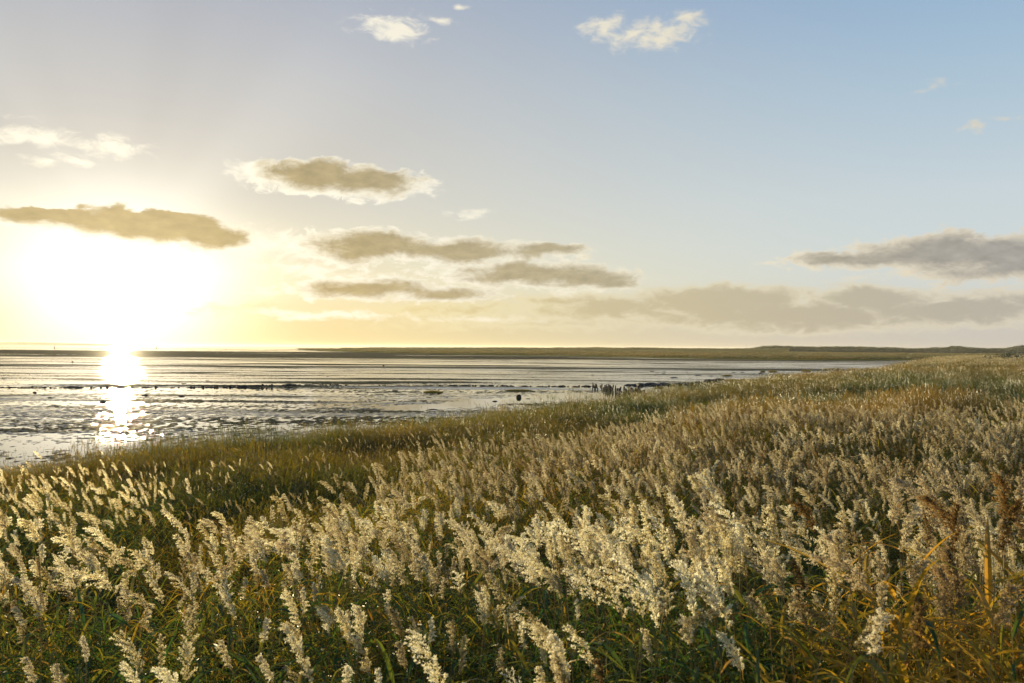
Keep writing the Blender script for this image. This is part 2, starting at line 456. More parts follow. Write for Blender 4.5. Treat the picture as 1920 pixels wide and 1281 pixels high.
rows = np.concatenate([polar_rows(17, 140, 900), polar_rows(140.4, 1600, 420)[1:]])
cols = np.tan(np.concatenate([np.linspace(math.radians(-58), math.radians(-39), 60)[:-1], np.linspace(math.radians(-39), math.radians(39), 560), np.linspace(math.radians(39), math.radians(50), 30)[1:]]))
Yg, Tg = np.meshgrid(rows, cols, indexing='ij')
Xg = Yg * Tg
Zg = mud_height(Xg, Yg)
sd = shore_dist(Xg, Yg)
Zg = Zg + 0.10 * sstep(sd, -4, 0)
Zg = np.where(sd > 1.5, -0.7, Zg)
keep = ((sd < 6) & (Yg < 1500))
wet = (0.75 + 0.25 * sstep(Yg, 60, 110)) * (1 - 0.9 * np.where(Yg > 112, sstep(Zg, 0.125, 0.17), sstep(Zg, 0.12, 0.2))) * (1 - sstep(Yg, 300, 360))
ff = grid_faces(len(rows), len(cols))
kf = keep.ravel()[ff].any(axis=1)
ff = ff[kf]
used = np.unique(ff); remap = np.full(Xg.size, -1, dtype=np.int64); remap[used] = np.arange(len(used))
V = np.stack([Xg.ravel(), Yg.ravel(), Zg.ravel()], 1)[used]
mud = link_mesh("mud_flat", V, remap[ff], m_mud, attrs={'wet': wet.ravel()[used]})
tag(mud, "wet brown tidal mud flat with lumps and bars between sheets of shallow water", "mud flat", kind='structure')

# water: one level sheet reaching the horizon
R = 12500.0
wv = [(-13500, -50, 0), (8500, -50, 0), (8500, 12500, 0), (-13500, 12500, 0)]
water = link_mesh("sea_water", wv, [(0, 1, 2, 3)], m_water, smooth=False)
tag(water, "shallow tidal water shining on the flats and out to the horizon", "water", kind='structure')

# bank: the ground the reeds grow from, below the water level seaward of the shore
by = np.concatenate([np.linspace(-14, 40, 160), polar_rows(40.3, 1500, 200)])
bt = np.linspace(-1, 1, 240)
BX = np.empty((len(by), len(bt))); BY = np.empty_like(BX)
for i, yv in enumerate(by):
    half = 45 + max(yv, 0) * 0.85
    BX[i] = bt * half; BY[i] = yv
bs = shore_dist(BX, BY)
BZ = bank_z(BX, BY)
ff = grid_faces(*BX.shape)
kf = (bs.ravel()[ff] > -5).any(axis=1); ff = ff[kf]
used = np.unique(ff); remap = np.full(BX.size, -1, dtype=np.int64); remap[used] = np.arange(len(used))
bank = link_mesh("bank_ground", np.stack([BX.ravel(), BY.ravel(), BZ.ravel()], 1)[used], remap[ff], m_soil)
tag(bank, "dark litter covered ground of the reed bank", "ground", kind='structure')

# ------------------------------------------------------------------ salt marsh and dunes far off
m_marsh, n = new_mat("marsh_turf")
pos = n.n('ShaderNodeNewGeometry').outputs['Position']
a1 = n.noise(n.v('MULTIPLY', pos, (0.010, 0.030, 0.03)), 1.0, 6, 0.62)
a2 = n.noise(n.v('MULTIPLY', pos, (0.35, 0.35, 0.4)), 1.0, 5, 0.65)
c = n.ramp(n.m('ADD', n.m('MULTIPLY', a1, 0.7), n.m('MULTIPLY', a2, 0.3)), [(0.32, (0.08, 0.068, 0.016)), (0.45, (0.19, 0.145, 0.03)), (0.58, (0.32, 0.235, 0.06)), (0.72, (0.40, 0.31, 0.12))])
finish(n, matte(n, c, 0.0, 0.6, bump(n, a2, 1.0, 0.8)))
m_dune, n = new_mat("dune_scrub")
pos = n.n('ShaderNodeNewGeometry').outputs['Position']
a1 = n.noise(n.v('MULTIPLY', pos, (0.02, 0.02, 0.05)), 1.0, 6, 0.6); a2 = n.noise(n.v('MULTIPLY', pos, (0.12, 0.12, 0.2)), 1.0, 5, 0.65)
c = n.ramp(n.m('ADD', n.m('MULTIPLY', a1, 0.5), n.m('MULTIPLY', a2, 0.5)), [(0.35, (0.025, 0.030, 0.014)), (0.5, (0.055, 0.056, 0.026)), (0.66, (0.11, 0.098, 0.05)), (0.78, (0.19, 0.165, 0.10))])
finish(n, matte(n, c, 0.0, 0.6, bump(n, a2, 1.0, 2.5)))

# front edge of the marsh in photograph pixels
MEDGE = [(560, 655.5), (600, 658), (680, 661), (760, 663), (860, 665.0), (960, 666.5), (1060, 668), (1160, 670), (1260, 672), (1380, 674), (1500, 676), (1600, 676.5), (1690, 676), (1760, 675), (1930, 674)]
MTOP = [(560, 653.2), (640, 653.3), (800, 654), (960, 655), (1100, 655.8), (1300, 657), (1480, 659), (1600, 660.5), (1800, 662), (1930, 663)]
xs = np.linspace(560, 2150, 700)
e_y = np.interp(xs, [p[0] for p in MEDGE], [p[1] for p in MEDGE])
t_y = np.interp(xs, [p[0] for p in MTOP], [p[1] for p in MTOP])
nr = 90
MX = np.empty((nr, len(xs))); MY = np.empty_like(MX); MZ = np.empty_like(MX)
for j, px in enumerate(xs):
    x0, y0 = at(px, e_y[j]); x1, y1 = at(px, t_y[j], 1.4)
    y1 = max(y1, y0 + 60)
    k = 1 / np.linspace(1 / y0, 1 / y1, nr)
    MX[:, j] = k * ((px - 960) / F); MY[:, j] = k
    s = k - y0
    MZ[:, j] = 1.1 * sstep(s, -2, 60)
MZ += 0.9 * (fbm(MX * 0.03, MY * 0.05, 4, 77) - 0.45) * (sstep(MZ, 0, 0.6)) - 0.35 * (1 - sstep(MZ, 0.0, 0.15)) + 0.5 * (fbm(MX * 0.02, MY * 0.03, 3, 79) - 0.5)
marsh = link_mesh("salt_marsh", np.stack([MX.ravel(), MY.ravel(), MZ.ravel()], 1), grid_faces(nr, len(xs)), m_marsh)
tag(marsh, "flat olive and straw coloured salt marsh beyond the mud", "salt marsh", kind='structure')

def ridge(name, pts, dist0, depth, seed, mat, label, rough=1.0):
    """a vegetated ridge: pts are (px, crest row) ; base on the marsh level"""
    px = np.linspace(pts[0][0], pts[-1][0], int((pts[-1][0] - pts[0][0]) / 1.6))
    cr = np.interp(px, [p[0] for p in pts], [p[1] for p in pts])
    nr_ = 16
    X = np.empty((nr_, len(px))); Y = np.empty_like(X); Z = np.empty_like(X)
    for i in range(nr_):
        t = i / (nr_ - 1)
        y = dist0 + depth * t
        X[i] = y * (px - 960) / F; Y[i] = y
        crest = EYE + (hz(px) - cr) / F * (dist0 + depth * 0.6)
        prof = math.sin(min(t / 0.6, 1) * math.pi / 2) ** 1.2 if t <= 0.6 else math.cos((t - 0.6) / 0.4 * math.pi / 2)
        lump = (fbm(X[i] * 0.02 + 3, Y[i] * 0.02, 4, seed) - 0.5) * 8.0 + (fbm(X[i] * 0.11, Y[i] * 0.11, 3, seed + 4) - 0.5) * 3.2
        Z[i] = 0.6 + (crest - 0.6) * prof + lump * rough * (0.25 + 0.75 * prof) * sstep(np.full(len(px), t), 0, 0.15)
    o = link_mesh(name, np.stack([X.ravel(), Y.ravel(), Z.ravel()], 1), grid_faces(nr_, len(px)), mat)
    tag(o, label, "dunes", kind='structure')
    return o
ridge("dune_ridge", [(1400, 656), (1425, 652), (1445, 650.8), (1480, 651), (1530, 650.5), (1580, 650), (1620, 651.5), (1665, 653), (1720, 653.5), (1770, 653), (1800, 651.0), (1830, 652), (1860, 653.6),
                     (1890, 651.5), (1912, 649.3), (1940, 650.5), (2000, 650), (2100, 648), (2300, 648)], 1500, 330, 91, m_dune, "long low dune ridge under dark scrub behind the marsh")
ridge("far_dunes", [(640, 653), (700, 652), (820, 652.2), (940, 651.9), (1010, 652.4), (1060, 652.2), (1140, 651.8), (1200, 652.6), (1290, 653.4), (1400, 653.6), (1480, 653)], 1450, 200, 131, m_marsh,
      "faint line of low grassy dunes along the horizon", 0.35)
ridge("distant_shore", [(-200, 642), (-60, 641.6), (0, 641.8), (60, 642), (110, 643.2), (160, 644.6), (230, 646.6)], 9000, 400, 211, m_dune, "pale distant coast low on the left horizon", 0.6)

# ------------------------------------------------------------------ plant materials
def plant_mat(name, stops, gloss=0.0, silk=0.0, trans=0.5, rough=0.5, warm=(1.0, 0.95, 0.6), dry_stops=None):
    m, n = new_mat(name)
    tone = n.n('ShaderNodeAttribute'); tone.attribute_name = 'tone'
    oi = n.n('ShaderNodeObjectInfo')
    f = n.m('ADD', n.m('MULTIPLY', tone.outputs['Fac'], 0.55), n.m('MULTIPLY', oi.outputs['Random'], 0.45))
    c = n.ramp(f, stops)
    if dry_stops:
        dry = n.n('ShaderNodeAttribute'); dry.attribute_type = 'INSTANCER'; dry.attribute_name = 'dry'
        c = n.mix(dry.outputs['Fac'], c, n.ramp(f, dry_stops))
    d = n.n('ShaderNodeBsdfDiffuse'); n.link(c, d.inputs[0])
    t = n.n('ShaderNodeBsdfTranslucent'); n.link(n.mix(1.0, c, warm, 'MULTIPLY'), t.inputs[0])
    mx = n.n('ShaderNodeMixShader'); mx.inputs[0].default_value = trans
    n.link(d.outputs[0], mx.inputs[1]); n.link(t.outputs[0], mx.inputs[2])
    out = mx.outputs[0]
    if silk > 0:      # fine silky hairs throw light on in the direction it travels
        rf = n.n('ShaderNodeBsdfRefraction'); rf.inputs['IOR'].default_value = 1.12; rf.inputs['Roughness'].default_value = 0.75
        n.link(n.mix(1.0, c, (1.25, 1.2, 1.1), 'MULTIPLY'), rf.inputs[0])
        m3 = n.n('ShaderNodeMixShader'); m3.inputs[0].default_value = silk
        n.link(out, m3.inputs[1]); n.link(rf.outputs[0], m3.inputs[2]); out = m3.outputs[0]
    if gloss > 0:
        g = n.n('ShaderNodeBsdfGlossy'); g.inputs['Roughness'].default_value = rough
        g.inputs[0].default_value = (1, 1, 1, 1)
        fr = n.n('ShaderNodeFresnel'); fr.inputs['IOR'].default_value = 1.4
        m2 = n.n('ShaderNodeMixShader'); n.link(n.m('MULTIPLY', fr.outputs[0], gloss), m2.inputs[0])
        n.link(out, m2.inputs[1]); n.link(g.outputs[0], m2.inputs[2]); out = m2.outputs[0]
    finish(n, out)
    return m

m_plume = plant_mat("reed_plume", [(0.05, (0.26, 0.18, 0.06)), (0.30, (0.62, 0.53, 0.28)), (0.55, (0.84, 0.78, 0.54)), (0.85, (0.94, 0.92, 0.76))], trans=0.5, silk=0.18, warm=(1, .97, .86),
                    dry_stops=[(0.1, (0.07, 0.038, 0.012)), (0.5, (0.19, 0.11, 0.035)), (0.9, (0.36, 0.23, 0.09))])
m_leaf = plant_mat("reed_leaf", [(0.05, (0.025, 0.075, 0.036)), (0.35, (0.05, 0.115, 0.036)), (0.62, (0.08, 0.135, 0.032)), (0.78, (0.26, 0.23, 0.035)), (0.88, (0.40, 0.22, 0.03)), (0.97, (0.55, 0.42, 0.18))],
                   gloss=0.025, trans=0.5, rough=0.4, warm=(1, .92, .45),
                   dry_stops=[(0.1, (0.14, 0.16, 0.03)), (0.4, (0.34, 0.26, 0.04)), (0.75, (0.50, 0.28, 0.04)), (1, (0.42, 0.18, 0.03))])
m_stem = plant_mat("reed_stem", [(0.1, (0.16, 0.14, 0.05)), (0.5, (0.28, 0.20, 0.08)), (0.9, (0.40, 0.26, 0.10))], gloss=0.04, trans=0.15)
m_grass = plant_mat("bank_grass", [(0.05, (0.022, 0.050, 0.018)), (0.45, (0.045, 0.078, 0.022)), (0.75, (0.10, 0.105, 0.028)), (0.95, (0.26, 0.18, 0.05))],
                    gloss=0.2, trans=0.45, warm=(1, .95, .45),
                    dry_stops=[(0.05, (0.07, 0.052, 0.014)), (0.4, (0.17, 0.11, 0.022)), (0.75, (0.34, 0.21, 0.035)), (1, (0.50, 0.27, 0.04))])

# ------------------------------------------------------------------ plant geometry (lists of verts / faces with a tone per vertex)
class G:
    def __init__(self): self.v = []; self.f = []; self.t = []; self.m = []
    def quad(self, a, b, c, d, tone, mi=0):
        i = len(self.v); self.v += [a, b, c, d]; self.t += [tone] * 4; self.f.append((i, i + 1, i + 2, i + 3)); self.m.append(mi)
    def tri(self, a, b, c, tone, mi=0):
        i = len(self.v); self.v += [a, b, c]; self.t += [tone] * 3; self.f.append((i, i + 1, i + 2)); self.m.append(mi)
    def mesh(self, name, mats):
        me = bpy.data.meshes.new(name); me.from_pydata([tuple(p) for p in self.v], [], self.f)
        for m in mats: me.materials.append(m)
        a = me.attributes.new('tone', 'FLOAT', 'POINT'); a.data.foreach_set('value', np.array(self.t, dtype=np.float32))
        if len(mats) > 1: me.polygons.foreach_set('material_index', np.array(self.m, dtype=np.int32))
        return me
    def add(self, other, M=None, mi=0):
        i = len(self.v)
        self.v += [(M @ Vector(p)) if M else p for p in other.v]; self.t += other.t
        self.f += [tuple(k + i for k in f) for f in other.f]; self.m += [mi] * len(other.f)

RR = random.Random(5)
def ribbon(g, pts, width, side, tone, mi=0, fold=0.25, keel=True):
    """a leaf: two strips meeting in a keel along the line pts, tapered to a point"""
    n_ = len(pts); prev = None
    for i, p in enumerate(pts):
        t = i / (n_ - 1)
        w = width * (min(1, t * 6 + 0.35)) * (1 - t ** 2.2) + 0.0004
        d = (pts[min(i + 1, n_ - 1)] - pts[max(i - 1, 0)]).normalized()
        s = d.cross(side).normalized() if abs(d.dot(side)) < 0.98 else Vector((1, 0, 0))
        up = s.cross(d).normalized()
        L = p + s * w / 2 + up * w * fold; Rr = p - s * w / 2 + up * w * fold
        cur = (L, p, Rr) if keel else (L, Rr)
        if prev:
            for a in range(len(cur) - 1):
                g.quad(prev[a], prev[a + 1], cur[a + 1], cur[a], tone, mi)
        prev = cur

def leaf_geo(L, width, rise, droop, rr, tone=None, seg=6, curl=0.0):
    """leaf growing out along +X from the origin"""
    g = G(); pts = []
    for i in range(seg + 1):
        t = i / seg
        pts.append(Vector((L * (t - 0.12 * droop * t * t), curl * L * t * t, L * (rise * t - droop * t * t))))
    ribbon(g, pts, width, Vector((0, 0, 1)), rr.random() if tone is None else tone)
    return g

def stem_geo(pts, r0, r1, tone):
    g = G(); prev = None
    for i, p in enumerate(pts):
        t = i / (len(pts) - 1); r = r0 + (r1 - r0) * t
        cur = [p + Vector((math.cos(a) * r, math.sin(a) * r, 0)) for a in (0.3, 2.394, 4.488)]
        if prev:
            for k in range(3): g.quad(prev[k], prev[(k + 1) % 3], cur[(k + 1) % 3], cur[k], tone)
        prev = cur
    return g

def plume_geo(L, nb, nsp, rr, spread=0.11, lean=0.35, size=0.0115, thin=0.0025):
    """feathery panicle: axis rises from the origin and nods to -X, branchlets hang to the lee side and carry tufts of silky spikelets"""
    g = G()
    def axis(t): return Vector((-lean * L * t ** 1.8, 0.03 * L * math.sin(t * 5), L * (t - 0.12 * t * t)))
    ax = [axis(i / 7) for i in range(8)]
    st = stem_geo(ax, 0.0014, 0.0006, 0.15); g.add(st)
    for b in range(nb):
        if rr.random() < .12: continue
        t = 0.02 + 0.96 * (b / nb) ** 0.95
        o = axis(t); d = (axis(min(1, t + .05)) - axis(max(0, t - .05))).normalized()
        ang = b * 2.4 + rr.uniform(-.5, .5)
        lee = Vector((-0.25, 0, 0))
        out = (Vector((math.cos(ang), math.sin(ang), 0)) + lee).normalized()
        ln = spread * (0.25 + 1.0 * math.sin(min(1, (1 - t) * 1.15 + 0.12) * math.pi * 0.62)) * rr.uniform(.45, 1.3)
        bd = (d * 1.0 + out * 0.62).normalized()
        npt = nsp
        for s in range(npt):
            u = (s + 1) / npt
            p = o + bd * ln * u + Vector((-0.02 * u * u, 0, -0.35 * ln * u * u * (1 - t) * 1.2))
            for rep in range(4):
                q = p + Vector((rr.gauss(0, .0032), rr.gauss(0, .0032), rr.gauss(0, .0032)))
                dd = (bd + Vector((rr.gauss(-.1, .45), rr.gauss(0, .45), rr.gauss(-.1, .45)))).normalized()
                sd_ = dd.cross(Vector((rr.gauss(0, 1), rr.gauss(0, 1), rr.gauss(0, 1)))).normalized()
                l = size * rr.uniform(.7, 1.3); w = thin * rr.uniform(.7, 1.3)
                g.quad(q, q + dd * l * .45 + sd_ * w, q + dd * l, q + dd * l * .45 - sd_ * w, min(1, max(0, rr.gauss(.12 + .80 * u, .16))))  # inner spikelets brown by nature; a bright backlit rim also painted into outer tone
    return g

# --- shared meshes for the individual reeds
NARROW = (9, 10, 11, 12)
PLUMES = []; PL_G = []
for i, (L, sp, ln, nb) in enumerate([(.20, .055, .30, 28), (.22, .066, .5, 30), (.18, .046, .15, 25), (.23, .060, .65, 30), (.19, .070, .4, 27), (.17, .034, .10, 24), (.21, .075, .7, 15), (.18, .042, -.2, 18), (.24, .048, .25, 24), (.20, .030, .15, 22), (.23, .036, .3, 22), (.18, .026, .05, 20), (.22, .040, .45, 20)]):
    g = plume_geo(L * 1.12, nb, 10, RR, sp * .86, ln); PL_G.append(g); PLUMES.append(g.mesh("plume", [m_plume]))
LEAVES = []; LF_G = []
for i in range(12):
    g = leaf_geo(RR.uniform(.28, .52), RR.uniform(.018, .034), RR.uniform(.1, 1.0), RR.uniform(.35, 1.3), RR, tone=(i + .5) / 12 * 1.0, curl=RR.uniform(-.25, .25))
    LF_G.append(g); LEAVES.append(g.mesh("leaf", [m_leaf]))

def reed_plan(rr, H, nl, lean=0.10, plume=True, low=0.35, kinds=None):
    """returns stem points and a list of parts (kind, mesh index, matrix)"""
    bend = rr.uniform(-.5, 1.25) * lean * H
    yb = rr.uniform(-.4, .4) * lean * H
    def P(t): return Vector((-bend * t ** 2.2, yb * t ** 2, H * t))
    pts = [P(i / 6) for i in range(7)]
    parts = []
    if plume:
        k = rr.choice(kinds) if kinds else rr.randrange(9)
        M = Matrix.Translation(pts[-1]) @ Matrix.Rotation(rr.gauss(0, .35), 4, 'Z') @ Matrix.Rotation(-math.atan2(bend * 2.2, H) + rr.gauss(0, .1), 4, 'Y') @ Matrix.Scale(rr.uniform(.70, 1.05), 4)
        parts.append(('plume', k, M))
    ang = rr.uniform(0, 6.28)
    for i in range(nl):
        t = low + (0.93 - low) * (i + rr.uniform(0, .6)) / nl
        ang += 2.6 + rr.uniform(-.6, .6)
        M = Matrix.Translation(P(t)) @ Matrix.Rotation(ang, 4, 'Z') @ Matrix.Scale(rr.uniform(.75, 1.2) * (1.0 - .25 * t), 4)
        parts.append(('leaf', rr.randrange(12), M))
    return pts, parts

def combined(name, H, nl, rr, lean=.1, plume=True, low=.35, kinds=None):
    pts, parts = reed_plan(rr, H, nl, lean, plume, low, kinds)
    g = G(); g.add(stem_geo(pts, .0032, .0015, rr.random()), mi=0)
    for kind, k, M in parts:
        g.add((PL_G if kind == 'plume' else LF_G)[k], M, 1 if kind == 'plume' else 2)
    return bpy.data.objects.new(name, g.mesh(name, [m_stem, m_plume, m_leaf]))

def far_reed(name, rr, nst=5, H=1.5, r=.22):
    """a clump of reeds for the middle distance, coarser tufts"""
    g = G()
    for s in range(nst):
        x, y = rr.gauss(0, r), rr.gauss(0, r); h = H * rr.uniform(.82, 1.1)
        g.add(stem_geo([Vector((x, y, 0)), Vector((x - .03, y, h * .6)), Vector((x - .10, y, h))], .004, .0025, rr.random()), mi=0)
        pg = plume_geo(rr.uniform(.2, .3), 11, 4, rr, rr.uniform(.03, .05), rr.uniform(.0, .5), size=.026, thin=.0065)
        g.add(pg, Matrix.Translation((x - .10, y, h)) @ Matrix.Rotation(rr.gauss(0, .5), 4, 'Z'), 1)
        for i in range(4):
            t = rr.uniform(.35, .95)
            g.add(LF_G[rr.randrange(12)], Matrix.Translation((x - .1 * t * t, y, h * t)) @ Matrix.Rotation(rr.uniform(0, 6.28), 4, 'Z') @ Matrix.Scale(.95, 4), 2)
    return bpy.data.objects.new(name, g.mesh(name, [m_stem, m_plume, m_leaf]))

def grass_tuft(name, rr, nb=34, H=.7, r=.16, w=.008, heads=0, lean=.0, arch=0.8):
    g = G()
    for b in range(nb):
        a = rr.uniform(0, 6.28); q = r * math.sqrt(rr.random())
        o = Vector((math.cos(a) * q, math.sin(a) * q, 0)); h = H * rr.uniform(.5, 1.1)
        a2 = a + rr.gauss(0, .6); out = Vector((math.cos(a2), math.sin(a2), 0)) * h * rr.uniform(.1, arch) + Vector((-lean * h, 0, 0))
        pts = [o, o + out * .12 + Vector((0, 0, h * .42)), o + out * .5 + Vector((0, 0, h * .8)), o + out * 1.1 + Vector((0, 0, h * rr.uniform(.85, 1.05)))]
        side = Vector((math.cos(a + 1.2), math.sin(a + 1.2), 0.1))
        ribbon(g, pts, w * rr.uniform(.7, 1.3), side, min(1, max(0, rr.gauss(.45, .25))), 0, 0.1, keel=False)
    for b in range(heads):
        a = rr.uniform(0, 6.28); o = Vector((math.cos(a) * r * .7, math.sin(a) * r * .7, 0)); h = H * rr.uniform(1.0, 1.35)
        tip = o + Vector((rr.gauss(-.06, .05), rr.gauss(0, .05), h))
        g.quad(o, o + Vector((.003, 0, 0)), tip + Vector((.002, 0, 0)), tip, .5)
        for s in range(5):
            p = tip + Vector((0, 0, -.02 * s)); dd = Vector((rr.gauss(0, .4), rr.gauss(0, .4), 1)).normalized(); sd_ = dd.cross(Vector((rr.random(), 1, 0))).normalized()
            g.quad(p, p + dd * .02 + sd_ * .006, p + dd * .045, p + dd * .02 - sd_ * .006, .6)
    return bpy.data.objects.new(name, g.mesh(name, [m_grass]))

def proto_col(name, objs):
    c = bpy.data.collections.new(name)
    for o in objs: c.objects.link(o)
    return c            # not linked into the scene: only drawn through the scatter

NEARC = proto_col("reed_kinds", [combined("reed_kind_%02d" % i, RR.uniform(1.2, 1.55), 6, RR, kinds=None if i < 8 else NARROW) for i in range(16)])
LEAFYC = proto_col("leafy_kinds", [combined("leafy_kind_%02d" % i, RR.uniform(.95, 1.25), 11, RR, .12, False, .3) for i in range(6)])
FARC = proto_col("clump_kinds", [far_reed("clump_kind_%02d" % i, RR) for i in range(7)])
GRASSC = proto_col("grass_kinds", [grass_tuft("tuft_kind_%02d" % i, RR, 46, .62, .22, .010, 0 if i % 2 else 3) for i in range(6)])
BUSHC = proto_col("tall_grass_kinds", [grass_tuft("tall_kind_%02d" % i, RR, 40, 1.0, .26, .013, 9, .05, .6) for i in range(6)])

def scatter(name, coll, pts, rot, scl, idx, dry, label, cat, group=None):
    n_ = len(pts)
    me = bpy.data.meshes.new(name); me.vertices.add(n_); me.vertices.foreach_set('co', np.asarray(pts, dtype=np.float32).ravel())
    a = me.attributes.new('rot', 'FLOAT_VECTOR', 'POINT'); a.data.foreach_set('vector', np.asarray(rot, dtype=np.float32).ravel())
    a = me.attributes.new('scl', 'FLOAT_VECTOR', 'POINT'); a.data.foreach_set('vector', np.asarray(scl, dtype=np.float32).ravel())
    a = me.attributes.new('idx', 'INT', 'POINT'); a.data.foreach_set('value', np.asarray(idx, dtype=np.int32))
    a = me.attributes.new('dry', 'FLOAT', 'POINT'); a.data.foreach_set('value', np.asarray(dry, dtype=np.float32))
    o = bpy.data.objects.new(name, me); COL.objects.link(o)
    t = bpy.data.node_groups.new(name, 'GeometryNodeTree')
    t.interface.new_socket('Geometry', in_out='INPUT', socket_type='NodeSocketGeometry')
    t.interface.new_socket('Geometry', in_out='OUTPUT', socket_type='NodeSocketGeometry')
    gi = t.nodes.new('NodeGroupInput'); go = t.nodes.new('NodeGroupOutput')
    ci = t.nodes.new('GeometryNodeCollectionInfo'); ci.inputs['Collection'].default_value = coll
    ci.inputs['Separate Children'].default_value = True; ci.inputs['Reset Children'].default_value = True
    ip = t.nodes.new('GeometryNodeInstanceOnPoints'); ip.inputs['Pick Instance'].default_value = True
    def attr(nm, ty):
        nd = t.nodes.new('GeometryNodeInputNamedAttribute'); nd.data_type = ty; nd.inputs['Name'].default_value = nm; return nd.outputs['Attribute']
    t.links.new(gi.outputs[0], ip.inputs['Points']); t.links.new(ci.outputs[0], ip.inputs['Instance'])
    t.links.new(attr('idx', 'INT'), ip.inputs['Instance Index'])
    e2r = t.nodes.new('FunctionNodeEulerToRotation'); t.links.new(attr('rot', 'FLOAT_VECTOR'), e2r.inputs[0])
    t.links.new(e2r.outputs[0], ip.inputs['Rotation']); t.links.new(attr('scl', 'FLOAT_VECTOR'), ip.inputs['Scale'])
    t.links.new(ip.outputs[0], go.inputs[0])
    md = o.modifiers.new('scatter', 'NODES'); md.node_group = t
    tag(o, label, cat, group, 'stuff')
    return o

# ------------------------------------------------------------------ where what grows
def in_poly(x, y, poly):
    inside = np.zeros(np.shape(x), dtype=bool); j = len(poly) - 1
    for i in range(len(poly)):
        xi, yi = poly[i]; xj, yj = poly[j]
        c = ((yi > y) != (yj > y)) & (x < (xj - xi) * (y - yi) / (yj - yi + 1e-12) + xi)
        inside ^= c; j = i
    return inside

REEDS = [(-9, -4), (-9, 3.5), (-6.5, 5.6), (-4.0, 6.2), (-3.4, 6.9), (-2.6, 8.2), (-2.1, 9.3), (-2.0, 11.5), (-2.0, 14.2), (-1.5, 18.5), (.55, 20.5), (3.8, 23.4), (7.6, 25.8), (11.2, 26.4), (20.6, 31), (34, 36), (34, -4)]
REEDS2 = [(-15, 7.5), (-17, 15), (-9.5, 15.5), (-6.0, 14), (-4.6, 11.5), (-4.0, 8.8), (-6, 7.6)]
r_ = np.random.default_rng(3)
def candidates(d0, d1, dens, amax=36):
    """evenly jittered points in the wedge in front of the camera, with a margin to both sides"""
    area = math.radians(2 * amax) / 2 * (d1 * d1 - d0 * d0)
    n_ = int(area * dens)
    d = np.sqrt(r_.uniform(d0 * d0, d1 * d1, n_)); a = np.radians(r_.uniform(-amax, amax, n_))
    return d * np.sin(a), d * np.cos(a), d

def rnd_rot(n_, tilt=.10, facing=.9):
    return np.stack([r_.normal(0, tilt, n_), r_.normal(-.02, tilt, n_), r_.normal(0, facing, n_)], 1)

def height_field(x, y):
    return 0.66 + 0.46 * fbm(x * .33, y * .45, 3, 71) + 0.1 * fbm(x * 1.3, y * 1.3, 2, 72)

# --- near reeds
x, y, d = candidates(3.0, 27, 30, 38)
corner = sstep(x / np.maximum(y, .1), .34, .50) * (1 - sstep(d, 4.2, 6))
dens_keep = np.where(d > 14, .75, .85) * (.30 + .85 * sstep(fbm(x * .8, y * .6, 3, 301), .36, .6)) * (1 - .7 * corner)
msk = in_poly(x, y, REEDS) & (r_.random(len(x)) < dens_keep)
# thinner, leafier margin right below the camera towards the left
leafy_zone = (y < 4.7 - 2.2 * sstep(x, -.2, 0.9)) & (x < 1.0)
msk &= ~(leafy_zone & (r_.random(len(x)) < .38))
x, y, d = x[msk], y[msk], d[msk]
NX, NY, ND = x, y, d
hf = height_field(x, y) * r_.uniform(.88, 1.08, len(x))
hf = np.where((y < 4.7) & (x < .3), hf * .84, hf)
corner = sstep(x / np.maximum(y, .1), .30, .55) * (1 - sstep(d, 4.5, 7))
hf = hf * (1 + .16 * corner)
NH = hf
dryv = np.clip(r_.normal(.12, .16, len(x)) + .60 * corner + .25 * sstep(fbm(x * .5, y * .5, 2, 9), .55, .8), 0, 1)
# the patch of trees-tall rear reeds turns browner with distance in the middle
dryv = np.clip(dryv + .34 * sstep(d, 7.5, 12) + r_.normal(0, .10, len(x)), 0, 1)
NDRY = dryv

# --- the 300 nearest reeds are plants of their own, the rest one reed bed
zb = bank_z(NX, NY)
tipz = zb + 1.6 * NH
row = hz(960) + (EYE - tipz) / NY * F
colp = 960 + NX / NY * F
inview = (colp > -40) & (colp < 1960) & (row < 1290) & (row > 700)
order = np.argsort(np.where(inview, ND, 1e9))
N_IND = 262
ind = order[:N_IND]
rest = np.setdiff1d(np.arange(len(NX)), ind)
root_mesh = None
def build_reed(x, y, z, s, rot, dry, rr, H=1.4, nl=6, label=None, group=None, plume=None, lean=.1, low=.35):
    e = bpy.data.objects.new("reed", None); COL.objects.link(e)
    e.empty_display_size = .05
    e.location = (x, y, z); e.rotation_euler = rot; e.scale = (s, s, s)
    pts, parts = reed_plan(rr, H, nl, lean, plume is not False, low)
    st = stem_geo(pts, .0034, .0016, rr.random()).mesh("stem", [m_stem]) if not STEMS or len(STEMS) < 14 or plume is not None else None
    if st is None:
        st, pts, parts = STEMS[rr.randrange(len(STEMS))]
    elif plume is None:
        STEMS.append((st, pts, parts))
    o = bpy.data.objects.new("stem", st); COL.objects.link(o); o.parent = e; o['dry'] = float(dry)
    for kind, k, M in parts:
        o = bpy.data.objects.new(kind, (PLUMES if kind == 'plume' else LEAVES)[k]); COL.objects.link(o)
        o.parent = e; o.matrix_parent_inverse = Matrix.Identity(4); o.matrix_basis = M; o['dry'] = float(dry)
    tag(e, label, "reed", group)
    return e
STEMS = []
rr = random.Random(21)
